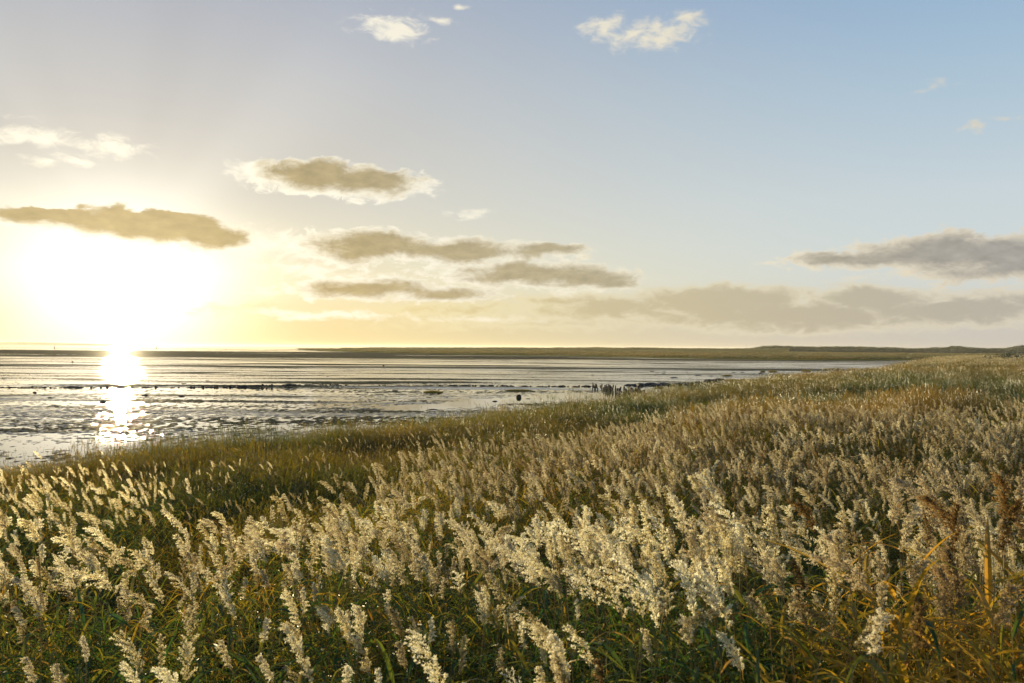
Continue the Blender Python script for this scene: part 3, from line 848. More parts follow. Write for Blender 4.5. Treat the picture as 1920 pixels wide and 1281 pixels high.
for i in ind:
    col, rw = colp[i], row[i]
    if NDRY[i] > .42: g_, lb = "brown reeds in the near bed", "near reed with a brownish plume among paler ones"
    elif col > 1450: g_, lb = "near reeds at the right", "near reed with pale plume beside the golden leaves"
    elif rw > 1120: g_, lb = "reeds along the lower edge", "reed with pale plume low in front above dark leaves"
    elif col < 700: g_, lb = "sunlit cream reeds below the glare", "near reed with cream plume glowing under the low sun"
    else: g_, lb = "pale reeds in the near middle", "near reed with pale beige plume in the middle bed"
    kx = min(int(max(col, 0) / 1920 * 9), 8)
    place = ["at the left edge", "under the glare", "right of the sun path", "left of the centre", "at the centre", "right of the centre", "before the golden strip", "near the tall brown group", "at the right edge"][kx]
    depth_ = "lowest" if rw > 1190 else "second" if rw > 1120 else "third" if rw > 1060 else "rear"
    tone_ = "brown" if NDRY[i] > .42 else "beige" if NDRY[i] > .15 else "cream"
    size_ = "tall" if NH[i] > 1.0 else "low" if NH[i] < .82 else "mid sized"
    rot_ = (rr.gauss(0, .11), rr.gauss(-.02, .12), rr.gauss(0, 1.1))
    lean_ = "leaning left" if rot_[1] < -.07 else "leaning right" if rot_[1] > .07 else "standing straight"
    lb = f"{size_} {tone_} reed {lean_} {place}, {depth_} rank"
    lf = NDRY[i] if col < 1500 else min(1, NDRY[i] + .1)
    build_reed(NX[i], NY[i], zb[i] - .02, NH[i], rot_, lf, rr, label=lb, group=g_)

def reed_at(px, py, dist, total, s, dry, label, rot=(0, 0, 0), plume=True, nl=6, seed=1, lean=.1, H=None, low=.35):
    """a reed whose tip shows at a photograph pixel"""
    X = dist * (px - 960) / F; Z = EYE - dist * (py - hz(px)) / F
    g0 = float(bank_z(np.array([X]), np.array([dist]))[0])
    H_ = max(.5, (Z - g0)) / s - (.27 if plume else 0)
    return build_reed(X + lean * H_ * .8 * math.cos(rot[2]) + (.09 if plume else 0), dist, g0, s, rot, dry, random.Random(seed), H=H_, nl=nl, label=label, plume=plume, lean=lean, low=low)

reed_at(945, 1088, 3.7, 1.5, 1.15, .10, "large pale fluffy reed plume standing out low in the centre, leaning left", seed=4, nl=3)
reed_at(1045, 1178, 3.1, 1.5, 1.0, .95, "thin golden brown young reed plume at the bottom centre", seed=8, nl=5)
reed_at(1170, 1120, 3.6, 1.5, 1.1, .15, "big pale reed plume right of the centre near the bottom", seed=12, nl=4)
reed_at(1232, 1035, 3.9, 1.5, 1.1, .55, "beige brown reed plume with hanging tufts right of centre", seed=15, nl=4)
reed_at(1325, 930, 4.4, 1.6, 1.05, .75, "tall slim brown plume rising over the paler reeds right of the middle", seed=16, nl=4)
reed_at(1692, 905, 4.0, 1.7, .95, 1.0, "dark brown slim plume left of the tall brown group", seed=18, nl=4)
reed_at(1768, 885, 3.8, 1.7, 1.0, 1.0, "second dark brown plume in the tall group at the right", seed=22, nl=4)
reed_at(1810, 862, 3.7, 1.7, 1.1, 1.0, "broad dark brown plume bending left in the tall group", seed=25, nl=4, lean=.16)
reed_at(1858, 845, 3.9, 1.7, 1.0, .95, "upright dark brown plume near the edge, topmost of its group", seed=28, nl=4, lean=.05)
reed_at(1908, 850, 3.7, 1.7, 1.05, .95, "dark brown plume cut by the right edge of the picture", seed=31, nl=4, lean=.05)
reed_at(1880, 925, 3.4, 1.7, .95, .9, "brown plume below the topmost ones by the right edge", seed=34, nl=5)
reed_at(1755, 985, 3.5, 1.6, 1.1, .6, "broad shaggy olive brown plume under the dark brown group", seed=37, nl=5)
reed_at(1725, 1000, 3.3, 1.6, .9, .8, "narrow brown plume beside the shaggy olive one", seed=40, nl=4)
reed_at(1660, 1055, 3.4, 1.5, .95, .7, "brown plume above the golden leaves at the lower right", seed=43, nl=4)
reed_at(1555, 1085, 3.4, 1.5, 1.0, .65, "brown drooping plume left of the golden leaves", seed=46, nl=4)
reed_at(1850, 1060, 3.2, 1.5, 1.0, .0, "leafy green reed with long blue green leaves at the bottom right", plume=False, nl=7, seed=50, low=.45)
reed_at(1700, 1110, 3.4, 1.5, 1.0, .25, "green reed with broad arching leaves left of the leafy corner", plume=False, nl=6, seed=53, low=.5)
reed_at(1900, 1010, 3.4, 1.5, 1.0, 1.0, "golden leaved reed glowing at the right edge", plume=False, nl=8, seed=56, low=.4)
reed_at(1790, 1060, 3.5, 1.5, 1.0, 1.0, "orange yellow leaved reed behind the green leaves", plume=False, nl=8, seed=59, low=.4)

# --- the rest of the near bed
i = rest
scatter("reed_bed", NEARC, np.stack([NX[i], NY[i], zb[i] - .03], 1), rnd_rot(len(i), .12, 1.1), np.stack([NH[i]] * 3, 1), np.where(r_.random(len(i)) < .85 - .75 * sstep(ND[i], 7, 12.5), r_.integers(0, 8, len(i)), r_.integers(8, 16, len(i))), NDRY[i],
        "dense bed of pale plumed reeds filling the bank", "reed bed")
# --- leafy undergrowth of the bed
x, y, d = candidates(2.7, 18, 21, 40)
m_ = in_poly(x, y, REEDS) | (in_poly(x, y, REEDS2) & (d < 7)); x, y, d = x[m_], y[m_], d[m_]
hf = height_field(x, y) * r_.uniform(.8, 1.1, len(x)) * np.where((y < 4.9) & (x < 1.7), .98, .95)
corner = sstep(x / np.maximum(y, .1), .30, .5) * (1 - sstep(d, 4.5, 7))
hf = hf * (1 + .45 * corner)
dr = np.clip(r_.normal(.04, .18, len(x)) + .85 * corner + .40 * sstep(d, 6.5, 11) + .3 * sstep(fbm(x * .8, y * .8, 2, 19), .55, .7), 0, 1)
scatter("reed_leaves", LEAFYC, np.stack([x, y, bank_z(x, y) - .03], 1), rnd_rot(len(x), .18, 2.0), np.stack([hf] * 3, 1), r_.integers(0, 6, len(x)), dr,
        "tangle of green and yellow reed leaves under the plumes", "undergrowth")

# --- golden leaf mass in the near right corner
x, y, d = candidates(3.0, 5.4, 55, 40)
m_ = (x / y > .36) & (r_.random(len(x)) < sstep(x / y, .34, .5)); x, y, d = x[m_], y[m_], d[m_]
hf = r_.uniform(.92, 1.2, len(x))
scatter("golden_leaves", LEAFYC, np.stack([x, y, bank_z(x, y) - .03], 1), rnd_rot(len(x), .16, 2.0), np.stack([hf * .85, hf * .85, hf], 1), r_.integers(0, 6, len(x)), np.clip(r_.normal(.75, .3, len(x)), 0, 1),
        "golden and green reed leaves glowing in the lower right corner", "undergrowth")
# --- loose reeds towards the water at the left
x, y, d = candidates(7, 19, 13, 40)
m_ = in_poly(x, y, REEDS2) | (in_poly(x, y, [(-14, 12), (-14, 20), (-6.5, 20), (-4.5, 15)]) & (r_.random(len(x)) < .25)) ; x, y, d = x[m_], y[m_], d[m_]
hf = height_field(x, y) * r_.uniform(.66, .92, len(x))
scatter("loose_reeds", NEARC, np.stack([x, y, bank_z(x, y) - .03], 1), rnd_rot(len(x), .12, .75), np.stack([hf] * 3, 1), r_.integers(6, 16, len(x)), np.clip(r_.normal(.15, .15, len(x)), 0, 1),
        "loose stand of glowing cream reeds between the grass and the water", "reed bed")

# --- scattered thin reeds in the grass along the shore
x, y, d = candidates(10, 75, 3.2, 38)
s = shore_dist(x, y)
m_ = (s > .3) & ~in_poly(x, y, REEDS) & ~in_poly(x, y, REEDS2) & (fbm(x * .3, y * .3, 3, 404) > .44); x, y, d = x[m_], y[m_], d[m_]
hf = .62 * r_.uniform(.8, 1.1, len(x))
scatter("sparse_reeds", NEARC, np.stack([x, y, bank_z(x, y) - .03], 1), rnd_rot(len(x), .1, 1), np.stack([hf * 1.1, hf * 1.1, hf], 1), r_.integers(8, 16, len(x)), np.clip(r_.normal(.5, .22, len(x)), 0, 1),
        "thin brownish reeds dotted through the bank grass", "reeds")

# --- far reed clumps on the right of the bank
x, y, d = candidates(60, 330, .5, 38)
s = shore_dist(x, y)
m_ = (s > 7) & (x > 8) & (y / np.maximum(x, 1) < 3.6); x, y, d, s = x[m_], y[m_], d[m_], s[m_]
pl = sstep(fbm(x * .05, y * .05, 2, 97) + .5 * sstep(d, 100, 170) - .28, .42, .58)
k = r_.random(len(x)) < pl; x, y, d = x[k], y[k], d[k]
sc = r_.uniform(.8, 1.15, len(x)) * (.85 + .25 * sstep(d, 80, 200))
scatter("far_reeds", FARC, np.stack([x, y, bank_z(x, y) - .03], 1), rnd_rot(len(x), .05, .5), np.stack([sc * 1.25, sc * 1.25, sc], 1), r_.integers(0, 7, len(x)), np.clip(r_.normal(.35, .15, len(x)), 0, 1),
        "pale reeds on the far part of the bank", "reed bed")
# reeds of the back half of the near bed also as coarse clumps so it reads dense
x, y, d = candidates(13, 36, 1.7, 38)
m_ = in_poly(x, y, REEDS); x, y, d = x[m_], y[m_], d[m_]
sc = height_field(x, y) * r_.uniform(.85, 1.02, len(x))
scatter("rear_reeds", FARC, np.stack([x, y, bank_z(x, y) - .03], 1), rnd_rot(len(x), .06, .6), np.stack([sc] * 3, 1), r_.integers(0, 7, len(x)), np.clip(r_.normal(.50, .18, len(x)), 0, 1),
        "reeds packed along the rear of the near bed", "reed bed")

# leaf layer under the loose reeds
x, y, d = candidates(7, 19, 14, 40)
m_ = in_poly(x, y, REEDS2); x, y, d = x[m_], y[m_], d[m_]
hf = height_field(x, y) * r_.uniform(.62, .92, len(x))
scatter("loose_leaves", LEAFYC, np.stack([x, y, bank_z(x, y) - .03], 1), rnd_rot(len(x), .16, 2.0), np.stack([hf] * 3, 1), r_.integers(0, 6, len(x)), np.clip(r_.normal(.25, .2, len(x)), 0, 1),
        "green and brown leaves between the loose reeds at the left", "undergrowth")
# --- grass of the bank
def dry_zone(x, y):
    # photograph pixel of the grass top, used only to look up which colour patch of the bank a plant belongs to
    d = np.hypot(x, y)
    patch = fbm(x * .16 + 4, y * .16, 3, 87)
    base = .20 + 1.5 * (patch - .5)
    gold = in_poly(x, y, [(5.0, 25), (9, 27), (14, 30), (21, 34), (21, 42), (12, 38), (6.5, 33)])
    rust = in_poly(x, y, [(-2.2, 16), (-1.5, 20), (2, 24), (5, 32), (3, 42), (-2, 36), (-6, 30), (-5, 22)])
    green = in_poly(x, y, [(10, 37), (22, 40), (40, 44), (40, 66), (20, 56), (10, 50)])
    gleft = in_poly(x, y, [(-14, 12), (-2.4, 9), (-2, 18), (-6, 30), (-20, 26)])
    return np.clip(base + .14 * (d < 45) + .62 * gold + .15 * rust - .5 * green - .02 * gleft + .35 * sstep(d, 60, 110), 0, 1)

def bank_grass(name, coll, nk, d0, d1, dens, s0, s1, label, mask, tall=1.0, seed=0):
    x, y, d = candidates(d0, d1, dens, 38)
    s = shore_dist(x, y)
    m_ = mask(x, y, s); x, y, d, s = x[m_], y[m_], d[m_], s[m_]
    sc = r_.uniform(s0, s1, len(x)) * (.45 + 1.05 * fbm(x * .28, y * .28, 3, 61 + seed))
    wsc = sc * (1 + .6 * sstep(d, 40, 150))
    scatter(name, coll, np.stack([x, y, bank_z(x, y) - .03], 1), rnd_rot(len(x), .08, 3), np.stack([wsc, wsc, sc * tall], 1), r_.integers(0, nk, len(x)),
            np.clip(dry_zone(x, y) + r_.normal(0, .14, len(x)), 0, 1), label, "grass")
not_reed = lambda x, y, s: (s > -.2) & ~in_poly(x, y, REEDS)
bank_grass("bank_grass", GRASSC, 6, 6, 42, 16, .8, 1.25, "green and rusty grass on the slope between reeds and mud", lambda x, y, s: not_reed(x, y, s))
bank_grass("shore_grass", BUSHC, 6, 14, 60, 7, .6, 1.0, "tall feathery grass along the edge of the mud", lambda x, y, s: not_reed(x, y, s) & (s < 9) , seed=1)
bank_grass("golden_grass", BUSHC, 6, 22, 46, 9, .85, 1.15, "golden yellow tall grass behind the pale reeds", lambda x, y, s: in_poly(x, y, [(5.0, 25), (9, 27), (14, 30), (21, 34), (21, 42), (12, 38), (6.5, 33)]), seed=2)
bank_grass("far_bank_grass", BUSHC, 6, 42, 130, 2.6, .8, 1.2, "olive and brown grass on the far bank above the mud", lambda x, y, s: (s > -.3) & ~((y > 36) & (y < 56) & (x > 9) & (s > 6)), seed=3)
bank_grass("dip_grass", GRASSC, 6, 36, 75, 6, .8, 1.2, "low dark green grass in the dip behind the golden strip", lambda x, y, s: (y > 35) & (y < 62) & (x > 9) & (s > 5), seed=4)
bank_grass("distant_grass", BUSHC, 6, 130, 420, .42, 1.0, 1.4, "brownish grass on the most distant stretch of the bank", lambda x, y, s: (s > -.5), seed=5)

# coarse turf standing on the marsh and scrub on the dunes, many clumps seen edge on
def mesh_scatter(name, coll, nk, src, n_, sc, dry, label, cat, zmin=.5, amp=.9):
    me = src.data; co = np.empty(len(me.vertices) * 3, dtype=np.float32); me.vertices.foreach_get('co', co); co = co.reshape(-1, 3)
    co = co[co[:, 2] > zmin]; w = 1 / np.maximum(co[:, 1], 1); w /= w.sum()
    k = r_.choice(len(co), n_, p=w); P = co[k] + np.stack([r_.normal(0, 2, n_), r_.normal(0, 4, n_), np.zeros(n_)], 1)
    P[:, 2] -= .25
    s_ = r_.uniform(.7, 1.3, n_) * sc
    scatter(name, coll, P, rnd_rot(n_, .03, 3), np.stack([s_ * 5, s_ * 5, s_], 1), r_.integers(0, nk, n_), np.clip(dry + amp * (fbm(P[:, 0] * .012, P[:, 1] * .04, 3, 171) - .5) + r_.normal(0, .12, n_), 0, 1), label, cat)
mesh_scatter("marsh_grass", BUSHC, 6, marsh, 26000, .75, .50, "straw and olive marsh grass seen edge on beyond the mud", "grass")
mesh_scatter("dune_grass", BUSHC, 6, bpy.data.objects["dune_ridge"], 6000, 1.6, .02, "dark marram and scrub covering the dune ridge", "scrub", 2.2, .3)
mesh_scatter("far_dune_grass", BUSHC, 6, bpy.data.objects["far_dunes"], 4000, 1.1, .45, "rough grass along the low far dunes", "scrub", 2.0)

# ------------------------------------------------------------------ things on the mud
m_wood, n = new_mat("weathered_wood")
tcn = n.n('ShaderNodeTexCoord').outputs['Object']
a1 = n.noise(n.v('MULTIPLY', tcn, (30, 30, 3)), 1.0, 5, 0.6)
finish(n, principled(n, n.ramp(a1, [(0.3, (0.018, 0.014, 0.010)), (0.6, (0.045, 0.036, 0.026)), (0.8, (0.08, 0.066, 0.05))]), 0.75, 0.2, bump(n, a1, .6, .01)))
m_clod, n = new_mat("peat_clod")
a1 = n.noise(n.n('ShaderNodeNewGeometry').outputs['Position'], 5.0, 5, 0.65)
finish(n, principled(n, n.ramp(a1, [(0.3, (0.015, 0.013, 0.009)), (0.6, (0.035, 0.030, 0.020)), (0.8, (0.07, 0.06, 0.04))]), 0.7, 0.25, bump(n, a1, .8, .03)))

def post_mesh(rr, h, r):
    """a driven post, out of round, leaning top worn to a slant"""
    g = G(); k = 8; rings = []
    sx, sy = rr.gauss(0, .05), rr.gauss(0, .05)
    for i, t in enumerate([-.25, .0, .3, .62, .88, 1.0, 1.0]):
        rad = r * (1.05 - .18 * max(t, 0)) * (0.0 if i == 6 else (.82 if i == 5 else 1))
        z = h * t
        rings.append([Vector((sx * h * t + math.cos(a * 6.283 / k) * rad * rr.uniform(.88, 1.1), sy * h * t + math.sin(a * 6.283 / k) * rad * rr.uniform(.88, 1.1),
                              z + (h * .06 * math.cos(a * 6.283 / k) if i >= 5 else 0) + (h * .03 * rr.random() if i == 5 else 0))) for a in range(k)])
    for a, b in zip(rings[:-1], rings[1:]):
        for q in range(k): g.quad(a[q], a[(q + 1) % k], b[(q + 1) % k], b[q], .5)
    return g.mesh("wooden_post", [m_wood])

def clod_mesh(rr, flat=.5, seg=10, name="peat_clod", mat=None):
    g = G(); R_ = []
    ph = [rr.uniform(0, 6.28) for _ in range(4)]
    rings = [(0, -.25), (1.08, -.2), (1.0, .15), (.9, .5), (.62, .8), (.3, .95), (0, 1.0)]
    pts = []
    for (rad, z) in rings:
        pts.append([Vector((math.cos(a) * rad * (1 + .18 * math.sin(2 * a + ph[0]) + .1 * math.sin(5 * a + ph[1])) + rr.gauss(0, .03),
                            math.sin(a) * rad * (1 + .18 * math.sin(3 * a + ph[2])) + rr.gauss(0, .03), flat * (z + rr.gauss(0, .06)))) for a in [i_ * 6.283 / seg for i_ in range(seg)]])
    for a, b in zip(pts[:-1], pts[1:]):
        for q in range(seg): g.quad(a[q], a[(q + 1) % seg], b[(q + 1) % seg], b[q], .5)
    return g.mesh(name, [mat or m_clod])

rr = random.Random(33)
POSTS = [post_mesh(rr, 1.0, .085) for _ in range(8)]
CLODS = [clod_mesh(rr, rr.uniform(.45, .8)) for _ in range(10)]
def put(name, me, x, y, z, s, rz, label, cat, group=None, rx=0, ry=0):
    o = bpy.data.objects.new(name, me); COL.objects.link(o); o.location = (x, y, z); o.scale = s if isinstance(s, tuple) else (s, s, s)
    o.rotation_euler = (rx, ry, rz); tag(o, label, cat, group); return o
def mz(x, y): return float(mud_height(np.array([x]), np.array([y]))[0])

# double row of posts running from the sill towards the bank
for k in range(34):
    t = k / 33
    for row_ in (0, 1):
        if rr.random() < .16: continue
        px = 1112 + 96 * t + rr.gauss(0, 1.2); py = (725 + 16 * t ** .9) + (4.5 if row_ else 0)
        x, y = at(px, py); h = rr.uniform(.30, .62) * (1 + .5 * t)
        put("groyne_post", POSTS[rr.randrange(8)], x, y, min(mz(x, y), .02) - .05, (rr.uniform(.8, 1.2), rr.uniform(.8, 1.2), h), rr.uniform(0, 6), "short dark worn post in the double row near the bank" if row_ else
            "short dark worn post in the rear line of the double row", "post", "front line of the double post row" if row_ else "rear line of the double post row", rr.gauss(0, .05), rr.gauss(0, .07))
SEC = ["at the left edge of the flat", "just left of the sun path", "below the bright sun path", "right of the sun path", "above the dark speckled mud", "behind the small shore bushes", "left of the low clump",
       "above the first grassy islet", "behind the long flat islet", "where the double post row begins"]
# the old groyne: stumps and clods along one line
for k in range(230):
    px = rr.uniform(-30, 1125)
    py = np.interp(px, [-30, 200, 400, 640, 900, 1125], [727.0, 727.5, 727, 724.8, 724.8, 725.5]) + rr.gauss(0, .25)
    if px < 380 and rr.random() < .35: continue
    x, y = at(px, py); z = max(mz(x, y), 0)
    if rr.random() < .5:
        put("groyne_stump", POSTS[rr.randrange(8)], x, y, z - .08, (1.5, 1.5, rr.uniform(.14, .30)), rr.uniform(0, 6), "low black groyne stump " + SEC[min(int(max(px, 0) / 113), 9)], "stump", "stumps of the old groyne line", rr.gauss(0, .1), rr.gauss(0, .1))
    else:
        s = rr.uniform(.16, .40)
        put("groyne_stone", CLODS[rr.randrange(10)], x, y, z - .06, (s * 1.6, s, s * rr.uniform(.7, 1.0)), rr.uniform(-.4, .4), "dark weedy groyne stone " + SEC[min(int(max(px, 0) / 113), 9)], "stone", "stones along the old groyne line")
# peat lumps in a line towards the bank at the right of the posts
for k in range(62):
    t = k / 61
    px = np.interp(t, [0, .45, 1], [1180, 1290, 1345]) + rr.gauss(0, 5); py = np.interp(px, [1180, 1250, 1300, 1350], [723.5, 722.5, 722, 716.5]) + rr.gauss(0, .6) - (3 * rr.random() if px > 1300 else 0)
    x, y = at(px, py); s = rr.uniform(.3, .75)
    put("weedy_boulder", CLODS[rr.randrange(10)], x, y, max(mz(x, y), 0) - .06, (s * 1.5, s, s * rr.uniform(.6, .9)), rr.uniform(0, 6), "dark weed covered boulder in the band right of the posts", "boulder", "boulders between posts and islets")
# clods scattered over the near mud
for k in range(90):
    px = rr.uniform(-20, 1120); py = rr.uniform(732, 800) if rr.random() < .8 else rr.uniform(700, 722)
    x, y = at(px, py)
    if float(shore_dist(np.array([x]), np.array([y]))[0]) > -3: continue
    s = rr.uniform(.06, .17) * (y / 70)
    put("mud_clod", CLODS[rr.randrange(10)], x, y, max(mz(x, y), 0) - .04, (s * 1.7, s, s * rr.uniform(.45, .8)), rr.uniform(-.5, .5), "small dark clod lying loose on the shining mud", "clod", "loose clods on the mud")
for k in range(26):
    px = rr.uniform(1200, 1640); py = rr.uniform(697, 712) if px < 1500 else rr.uniform(693, 706)
    x, y = at(px, py)
    if float(shore_dist(np.array([x]), np.array([y]))[0]) > -2: continue
    s = rr.uniform(.25, .5)
    put("mud_clod", CLODS[rr.randrange(10)], x, y, -.04, (s * 1.6, s, s * .7), rr.uniform(-.5, .5), "dark clod on the wet flat near the grassy islets", "clod", "clods near the grassy islets")
for (px, py, w, h, lb) in [(973, 746, .55, .55, "squarish dark block standing on the smooth channel"), (928, 753, .5, .25, "low dark lump in front of the squarish block"), (95, 748, .95, .28, "flat dark slab on the sand patch at the left"),
                           (103, 762, 1.3, .22, "long low dark hump below the flat slab"), (65, 737, .4, .28, "small dark lump above the sand patch"), (340, 744, .8, .25, "low dark hump in the glittering mud near the sun path"),
                           (272, 743, .7, .3, "dark lump just right of the sun path"), (193, 754, .5, .3, "dark lump left of the sun path"), (740, 734, .9, .3, "dark flat clump below the groyne near the middle"),
                           (838, 746, .3, .2, "tiny dark lump above the smooth channel"), (719, 687, .6, .5, "lone dark boulder on the far bar"), (136, 680, .7, .5, "lone dark boulder on the distant bar at the left"),
                           (812, 768, .9, .14, "long thin dark ridge at the near end of the channel")]:
    x, y = at(px, py)
    put("mud_boulder", CLODS[rr.randrange(10)], x, y, max(mz(x, y), 0) - .05, (w * .5, w * .35, h / 1.1), rr.uniform(-.2, .2), lb, "boulder")

# grassy islets
def islet(px, py, wpx, hpx, label):
    x, y = at(px, py); w = wpx / F * y / 2
    e = bpy.data.objects.new("grass_islet", None); COL.objects.link(e); e.location = (x, y, 0); e.empty_display_size = .2
    tag(e, label, "islet", None)
    me = clod_mesh(rr, .07, 16, "turf", m_marsh); o = bpy.data.objects.new("turf", me); COL.objects.link(o); o.parent = e; o.scale = (w, max(w * .35, .8), 1.4)
    g = G(); n_b = int(260 + 60 * w)
    dp = max(w * .35, .8); hh = hpx / F * y
    for b in range(n_b):
        a = rr.uniform(0, 6.28); q = math.sqrt(rr.random()); bx, by_ = math.cos(a) * q * w, math.sin(a) * q * dp
        h = .85 * hh * (1.15 - .75 * q ** 3) * rr.uniform(.6, 1.2); o0 = Vector((bx, by_, .05)); lx = rr.gauss(-.05, .12) * h
        ww = .03 + .012 * y / 60
        g.tri(o0, o0 + Vector((ww, rr.gauss(0, .02), 0)), o0 + Vector((lx, rr.gauss(0, .1) * h, h)), rr.gauss(.75, .2))
    o = bpy.data.objects.new("grass_blades", g.mesh("grass_blades", [m_grass])); COL.objects.link(o); o.parent = e; o['kind'] = 'stuff'; o['dry'] = .55
for args in [(812, 737, 38, 5, "small grassy islet below the groyne left of the channel"), (973, 733, 50, 3, "long flat grassy islet above the squarish block"), (1363, 706, 22, 3, "small bright islet above the boulder band"),
             (1380, 715.5, 46, 5, "longest grassy islet touching the boulder band"), (1430, 698, 10, 2.5, "tiny islet left of a wider one on the far flat"), (1449, 698, 18, 3, "wider islet right of a tiny one on the far flat"),
             (1512, 697, 20, 3.5, "round islet left of the long far islets"), (1523, 703, 11, 2.5, "tiny islet between two wider ones near the shore grass"), (1518, 710, 38, 3.5, "wide islet closest to the shore grass"),
             (1562, 694, 46, 4, "long far islet with a dark rim"), (1604, 694.5, 32, 4, "far islet closest to the tip of the mud"), (1568, 700, 26, 4, "islet in the middle of the far group"), (1560, 703, 18, 3, "low islet just below the middle one of the far group"),
             (1237, 728, 22, 2.5, "yellowish islet just right of the double post row")]:
    islet(*args)

# dark shrubs at the far right of the bank
m_bushleaf = plant_mat("shrub_leaf", [(0.1, (0.018, 0.030, 0.012)), (0.5, (0.035, 0.05, 0.018)), (0.9, (0.08, 0.085, 0.03))], trans=.3, gloss=.2)
def shrub(px, py, dist, w, h, label, seed):
    q = random.Random(seed); x = dist * (px - 960) / F
    z = float(bank_z(np.array([x]), np.array([dist]))[0])
    e = bpy.data.objects.new("shrub", None); COL.objects.link(e); e.location = (x, dist, z); tag(e, label, "shrub")
    g = G(); st = G()
    for b in range(9):
        tip = Vector((q.uniform(-.8, .8) * w, q.uniform(-.6, .6) * w * .6, h * q.uniform(.5, .85)))
        st.add(stem_geo([Vector((tip.x * .2, tip.y * .2, 0)), tip * .55, tip], .05, .02, .4))
    for b in range(1500):
        a = q.uniform(0, 6.28); u = q.random() ** .5; zz = q.random()
        lump = 1 + .25 * math.sin(3 * a + seed) + .15 * math.sin(7 * a)
        p = Vector((math.cos(a) * u * w * lump, math.sin(a) * u * w * .6, h * (zz * (1 - .75 * u * u) + .02) * (1 + .15 * math.sin(a * 4 + seed))))
        dd = Vector((q.gauss(0, 1), q.gauss(0, 1), q.gauss(.4, 1))).normalized(); s_ = dd.cross(Vector((q.gauss(0, 1), 1, q.gauss(0, 1)))).normalized()
        l = q.uniform(.10, .2) * (dist / 90)
        g.quad(p, p + dd * l * .5 + s_ * l * .3, p + dd * l, p + dd * l * .5 - s_ * l * .3, q.random())
    o = bpy.data.objects.new("stems", st.mesh("stems", [m_stem])); COL.objects.link(o); o.parent = e
    o = bpy.data.objects.new("foliage", g.mesh("foliage", [m_bushleaf])); COL.objects.link(o); o.parent = e
shrub(1905, 672, 175, 3.2, 3.6, "dark shrub at the right edge above the far reeds", 3)
shrub(1888, 674, 182, 2.2, 2.9, "smaller dark shrub beside the one at the right edge", 4)
shrub(1872, 675, 190, 3.0, 2.4, "low dark shrub left of the taller pair", 5)
shrub(1852, 675.5, 200, 2.8, 2.2, "leftmost low dark shrub in the row on the far bank", 6)
shrub(1945, 671, 165, 3.5, 3.4, "dark shrub just past the right edge", 7)

# hut on the dunes, mast, channel buoys
m_dark, n = new_mat("dark_paint"); finish(n, principled(n, n.ramp(n.noise(n.n('ShaderNodeTexCoord').outputs['Object'], 3, 4), [(.3, (.03, .03, .028)), (.7, (.06, .055, .05))]), .7, .3))
def box(g, x0, x1, y0, y1, z0, z1):
    c = [Vector(p) for p in ((x0, y0, z0), (x1, y0, z0), (x1, y1, z0), (x0, y1, z0), (x0, y0, z1), (x1, y0, z1), (x1, y1, z1), (x0, y1, z1))]
    for f in ((0, 3, 2, 1), (4, 5, 6, 7), (0, 1, 5, 4), (1, 2, 6, 5), (2, 3, 7, 6), (3, 0, 4, 7)):
        g.quad(*[c[i_] for i_ in f], .5)
def part(g, name, mats, e): 
    o = bpy.data.objects.new(name, g.mesh(name, mats)); COL.objects.link(o); o.parent = e; return o
hy = 1680; hx = hy * (1439 - 960) / F; hzz = EYE + (hz(1439) - 651.6) / F * hy
e = bpy.data.objects.new("lookout_hut", None); COL.objects.link(e); e.location = (hx, hy, hzz); tag(e, "tiny flat roofed hut on the crest of the dunes", "hut")
g = G(); box(g, -1.8, 1.8, -1.5, 1.5, -2, 1.9); part(g, "cabin", [m_dark], e)
g = G(); box(g, -2.4, 2.4, -2, 2, 1.903, 2.3); part(g, "roof", [m_dark], e)
g = G(); box(g, -1.2, 1.2, -1.56, -1.503, .6, 1.4); part(g, "window", [m_water], e)
my = 2400; mx_ = my * (1400 - 960) / F
e = bpy.data.objects.new("radio_mast", None); COL.objects.link(e); e.location = (mx_, my, 3); tag(e, "hair thin mast rising over the low dunes", "mast")
g = G(); g.add(stem_geo([Vector((0, 0, 0)), Vector((0, 0, 8)), Vector((0, 0, 16))], .35, .12, .5)); part(g, "pole", [m_dark], e)
g = G(); box(g, -.8, .8, -.15, .15, 13, 13.4); part(g, "crossbar", [m_dark], e)
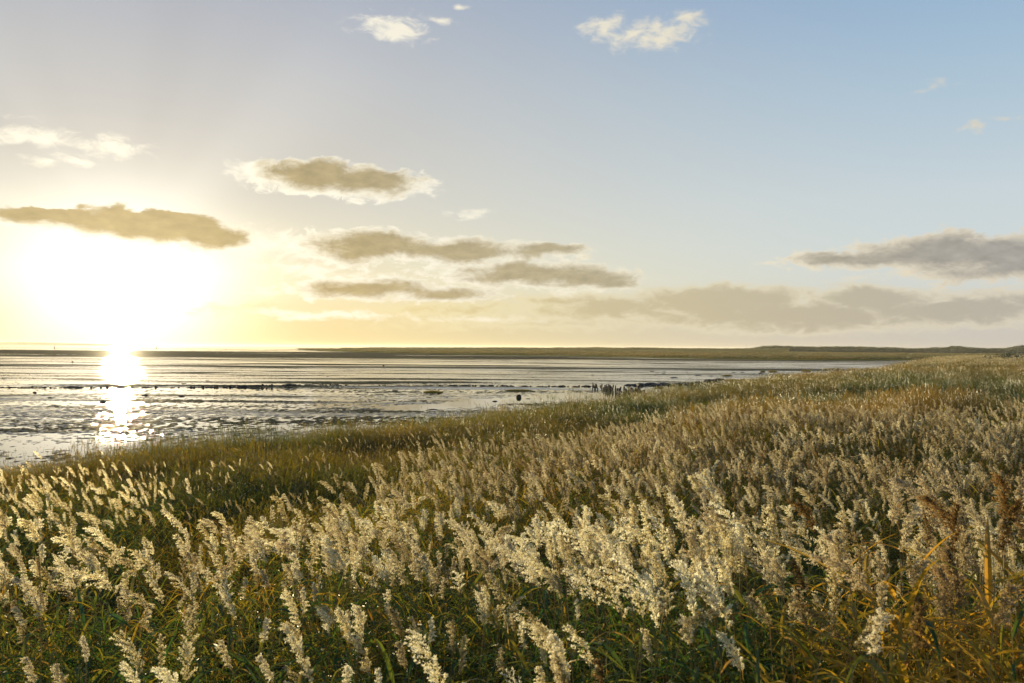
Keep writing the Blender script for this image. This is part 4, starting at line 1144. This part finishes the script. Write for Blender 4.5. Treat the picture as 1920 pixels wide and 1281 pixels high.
for px, py, lb in [(102, 650.5, "channel buoy in the sea left of the sun path"), (293, 651.2, "channel buoy in the sea right of the sun path")]:
    bx, by_ = at(px, py + 2.0); 
    e = bpy.data.objects.new("channel_buoy", None); COL.objects.link(e); e.location = (bx, by_, 0); e.scale = (1.1,) * 3; tag(e, lb, "buoy")
    g = G(); pr = [(0.9, -.3), (1.3, .1), (1.2, .6), (.5, .9), (.35, 2.2), (.45, 2.25), (0, 3.0)]
    for (r0, z0), (r1, z1) in zip(pr[:-1], pr[1:]):
        for q in range(10):
            a, b = q * .6283, (q + 1) * .6283
            g.quad(Vector((r0 * math.cos(a), r0 * math.sin(a), z0)), Vector((r0 * math.cos(b), r0 * math.sin(b), z0)), Vector((r1 * math.cos(b), r1 * math.sin(b), z1)), Vector((r1 * math.cos(a), r1 * math.sin(a), z1)), .5)
    part(g, "float", [m_dark], e)
    g = G(); box(g, -.3, .3, -.3, .3, 3.0, 3.5); part(g, "topmark", [m_dark], e)

# ------------------------------------------------------------------ the air
m_haze, n = new_mat("haze_air")
pv = n.n('ShaderNodeVolumePrincipled'); pv.inputs['Color'].default_value = (1, .95, .84, 1); pv.inputs['Density'].default_value = 0.00004; pv.inputs['Anisotropy'].default_value = 0.4
o = n.n('ShaderNodeOutputMaterial'); n.link(pv.outputs[0], o.inputs['Volume'])
g = G(); box(g, -14000, 9000, -60, 13000, -1.6, 24)
hz_o = bpy.data.objects.new("haze", g.mesh("haze", [m_haze])); COL.objects.link(hz_o); tag(hz_o, "thin sea haze over the flats and marsh", None, None, "stuff")

# --- where a few look-alikes share a label, say which one it is, counted from the left
ORD = ["leftmost", "second", "third", "fourth", "fifth", "sixth", "seventh", "eighth", "ninth", "tenth", "eleventh", "twelfth"]
bylab = {}
for o in COL.objects:
    if o.parent is None and o.get('label') and o.get('category'):
        bylab.setdefault(o['label'], []).append(o)
for lb, os_ in bylab.items():
    if 2 <= len(os_) <= 12:
        os_.sort(key=lambda q: q.location.x / max(q.location.y, .1))
        for k, o in enumerate(os_):
            o['label'] = lb + (", " + ORD[k] + (" from the left" if k else " such one") if len(lb.split()) <= 12 else ", " + ORD[k] + (" from left" if k else ""))
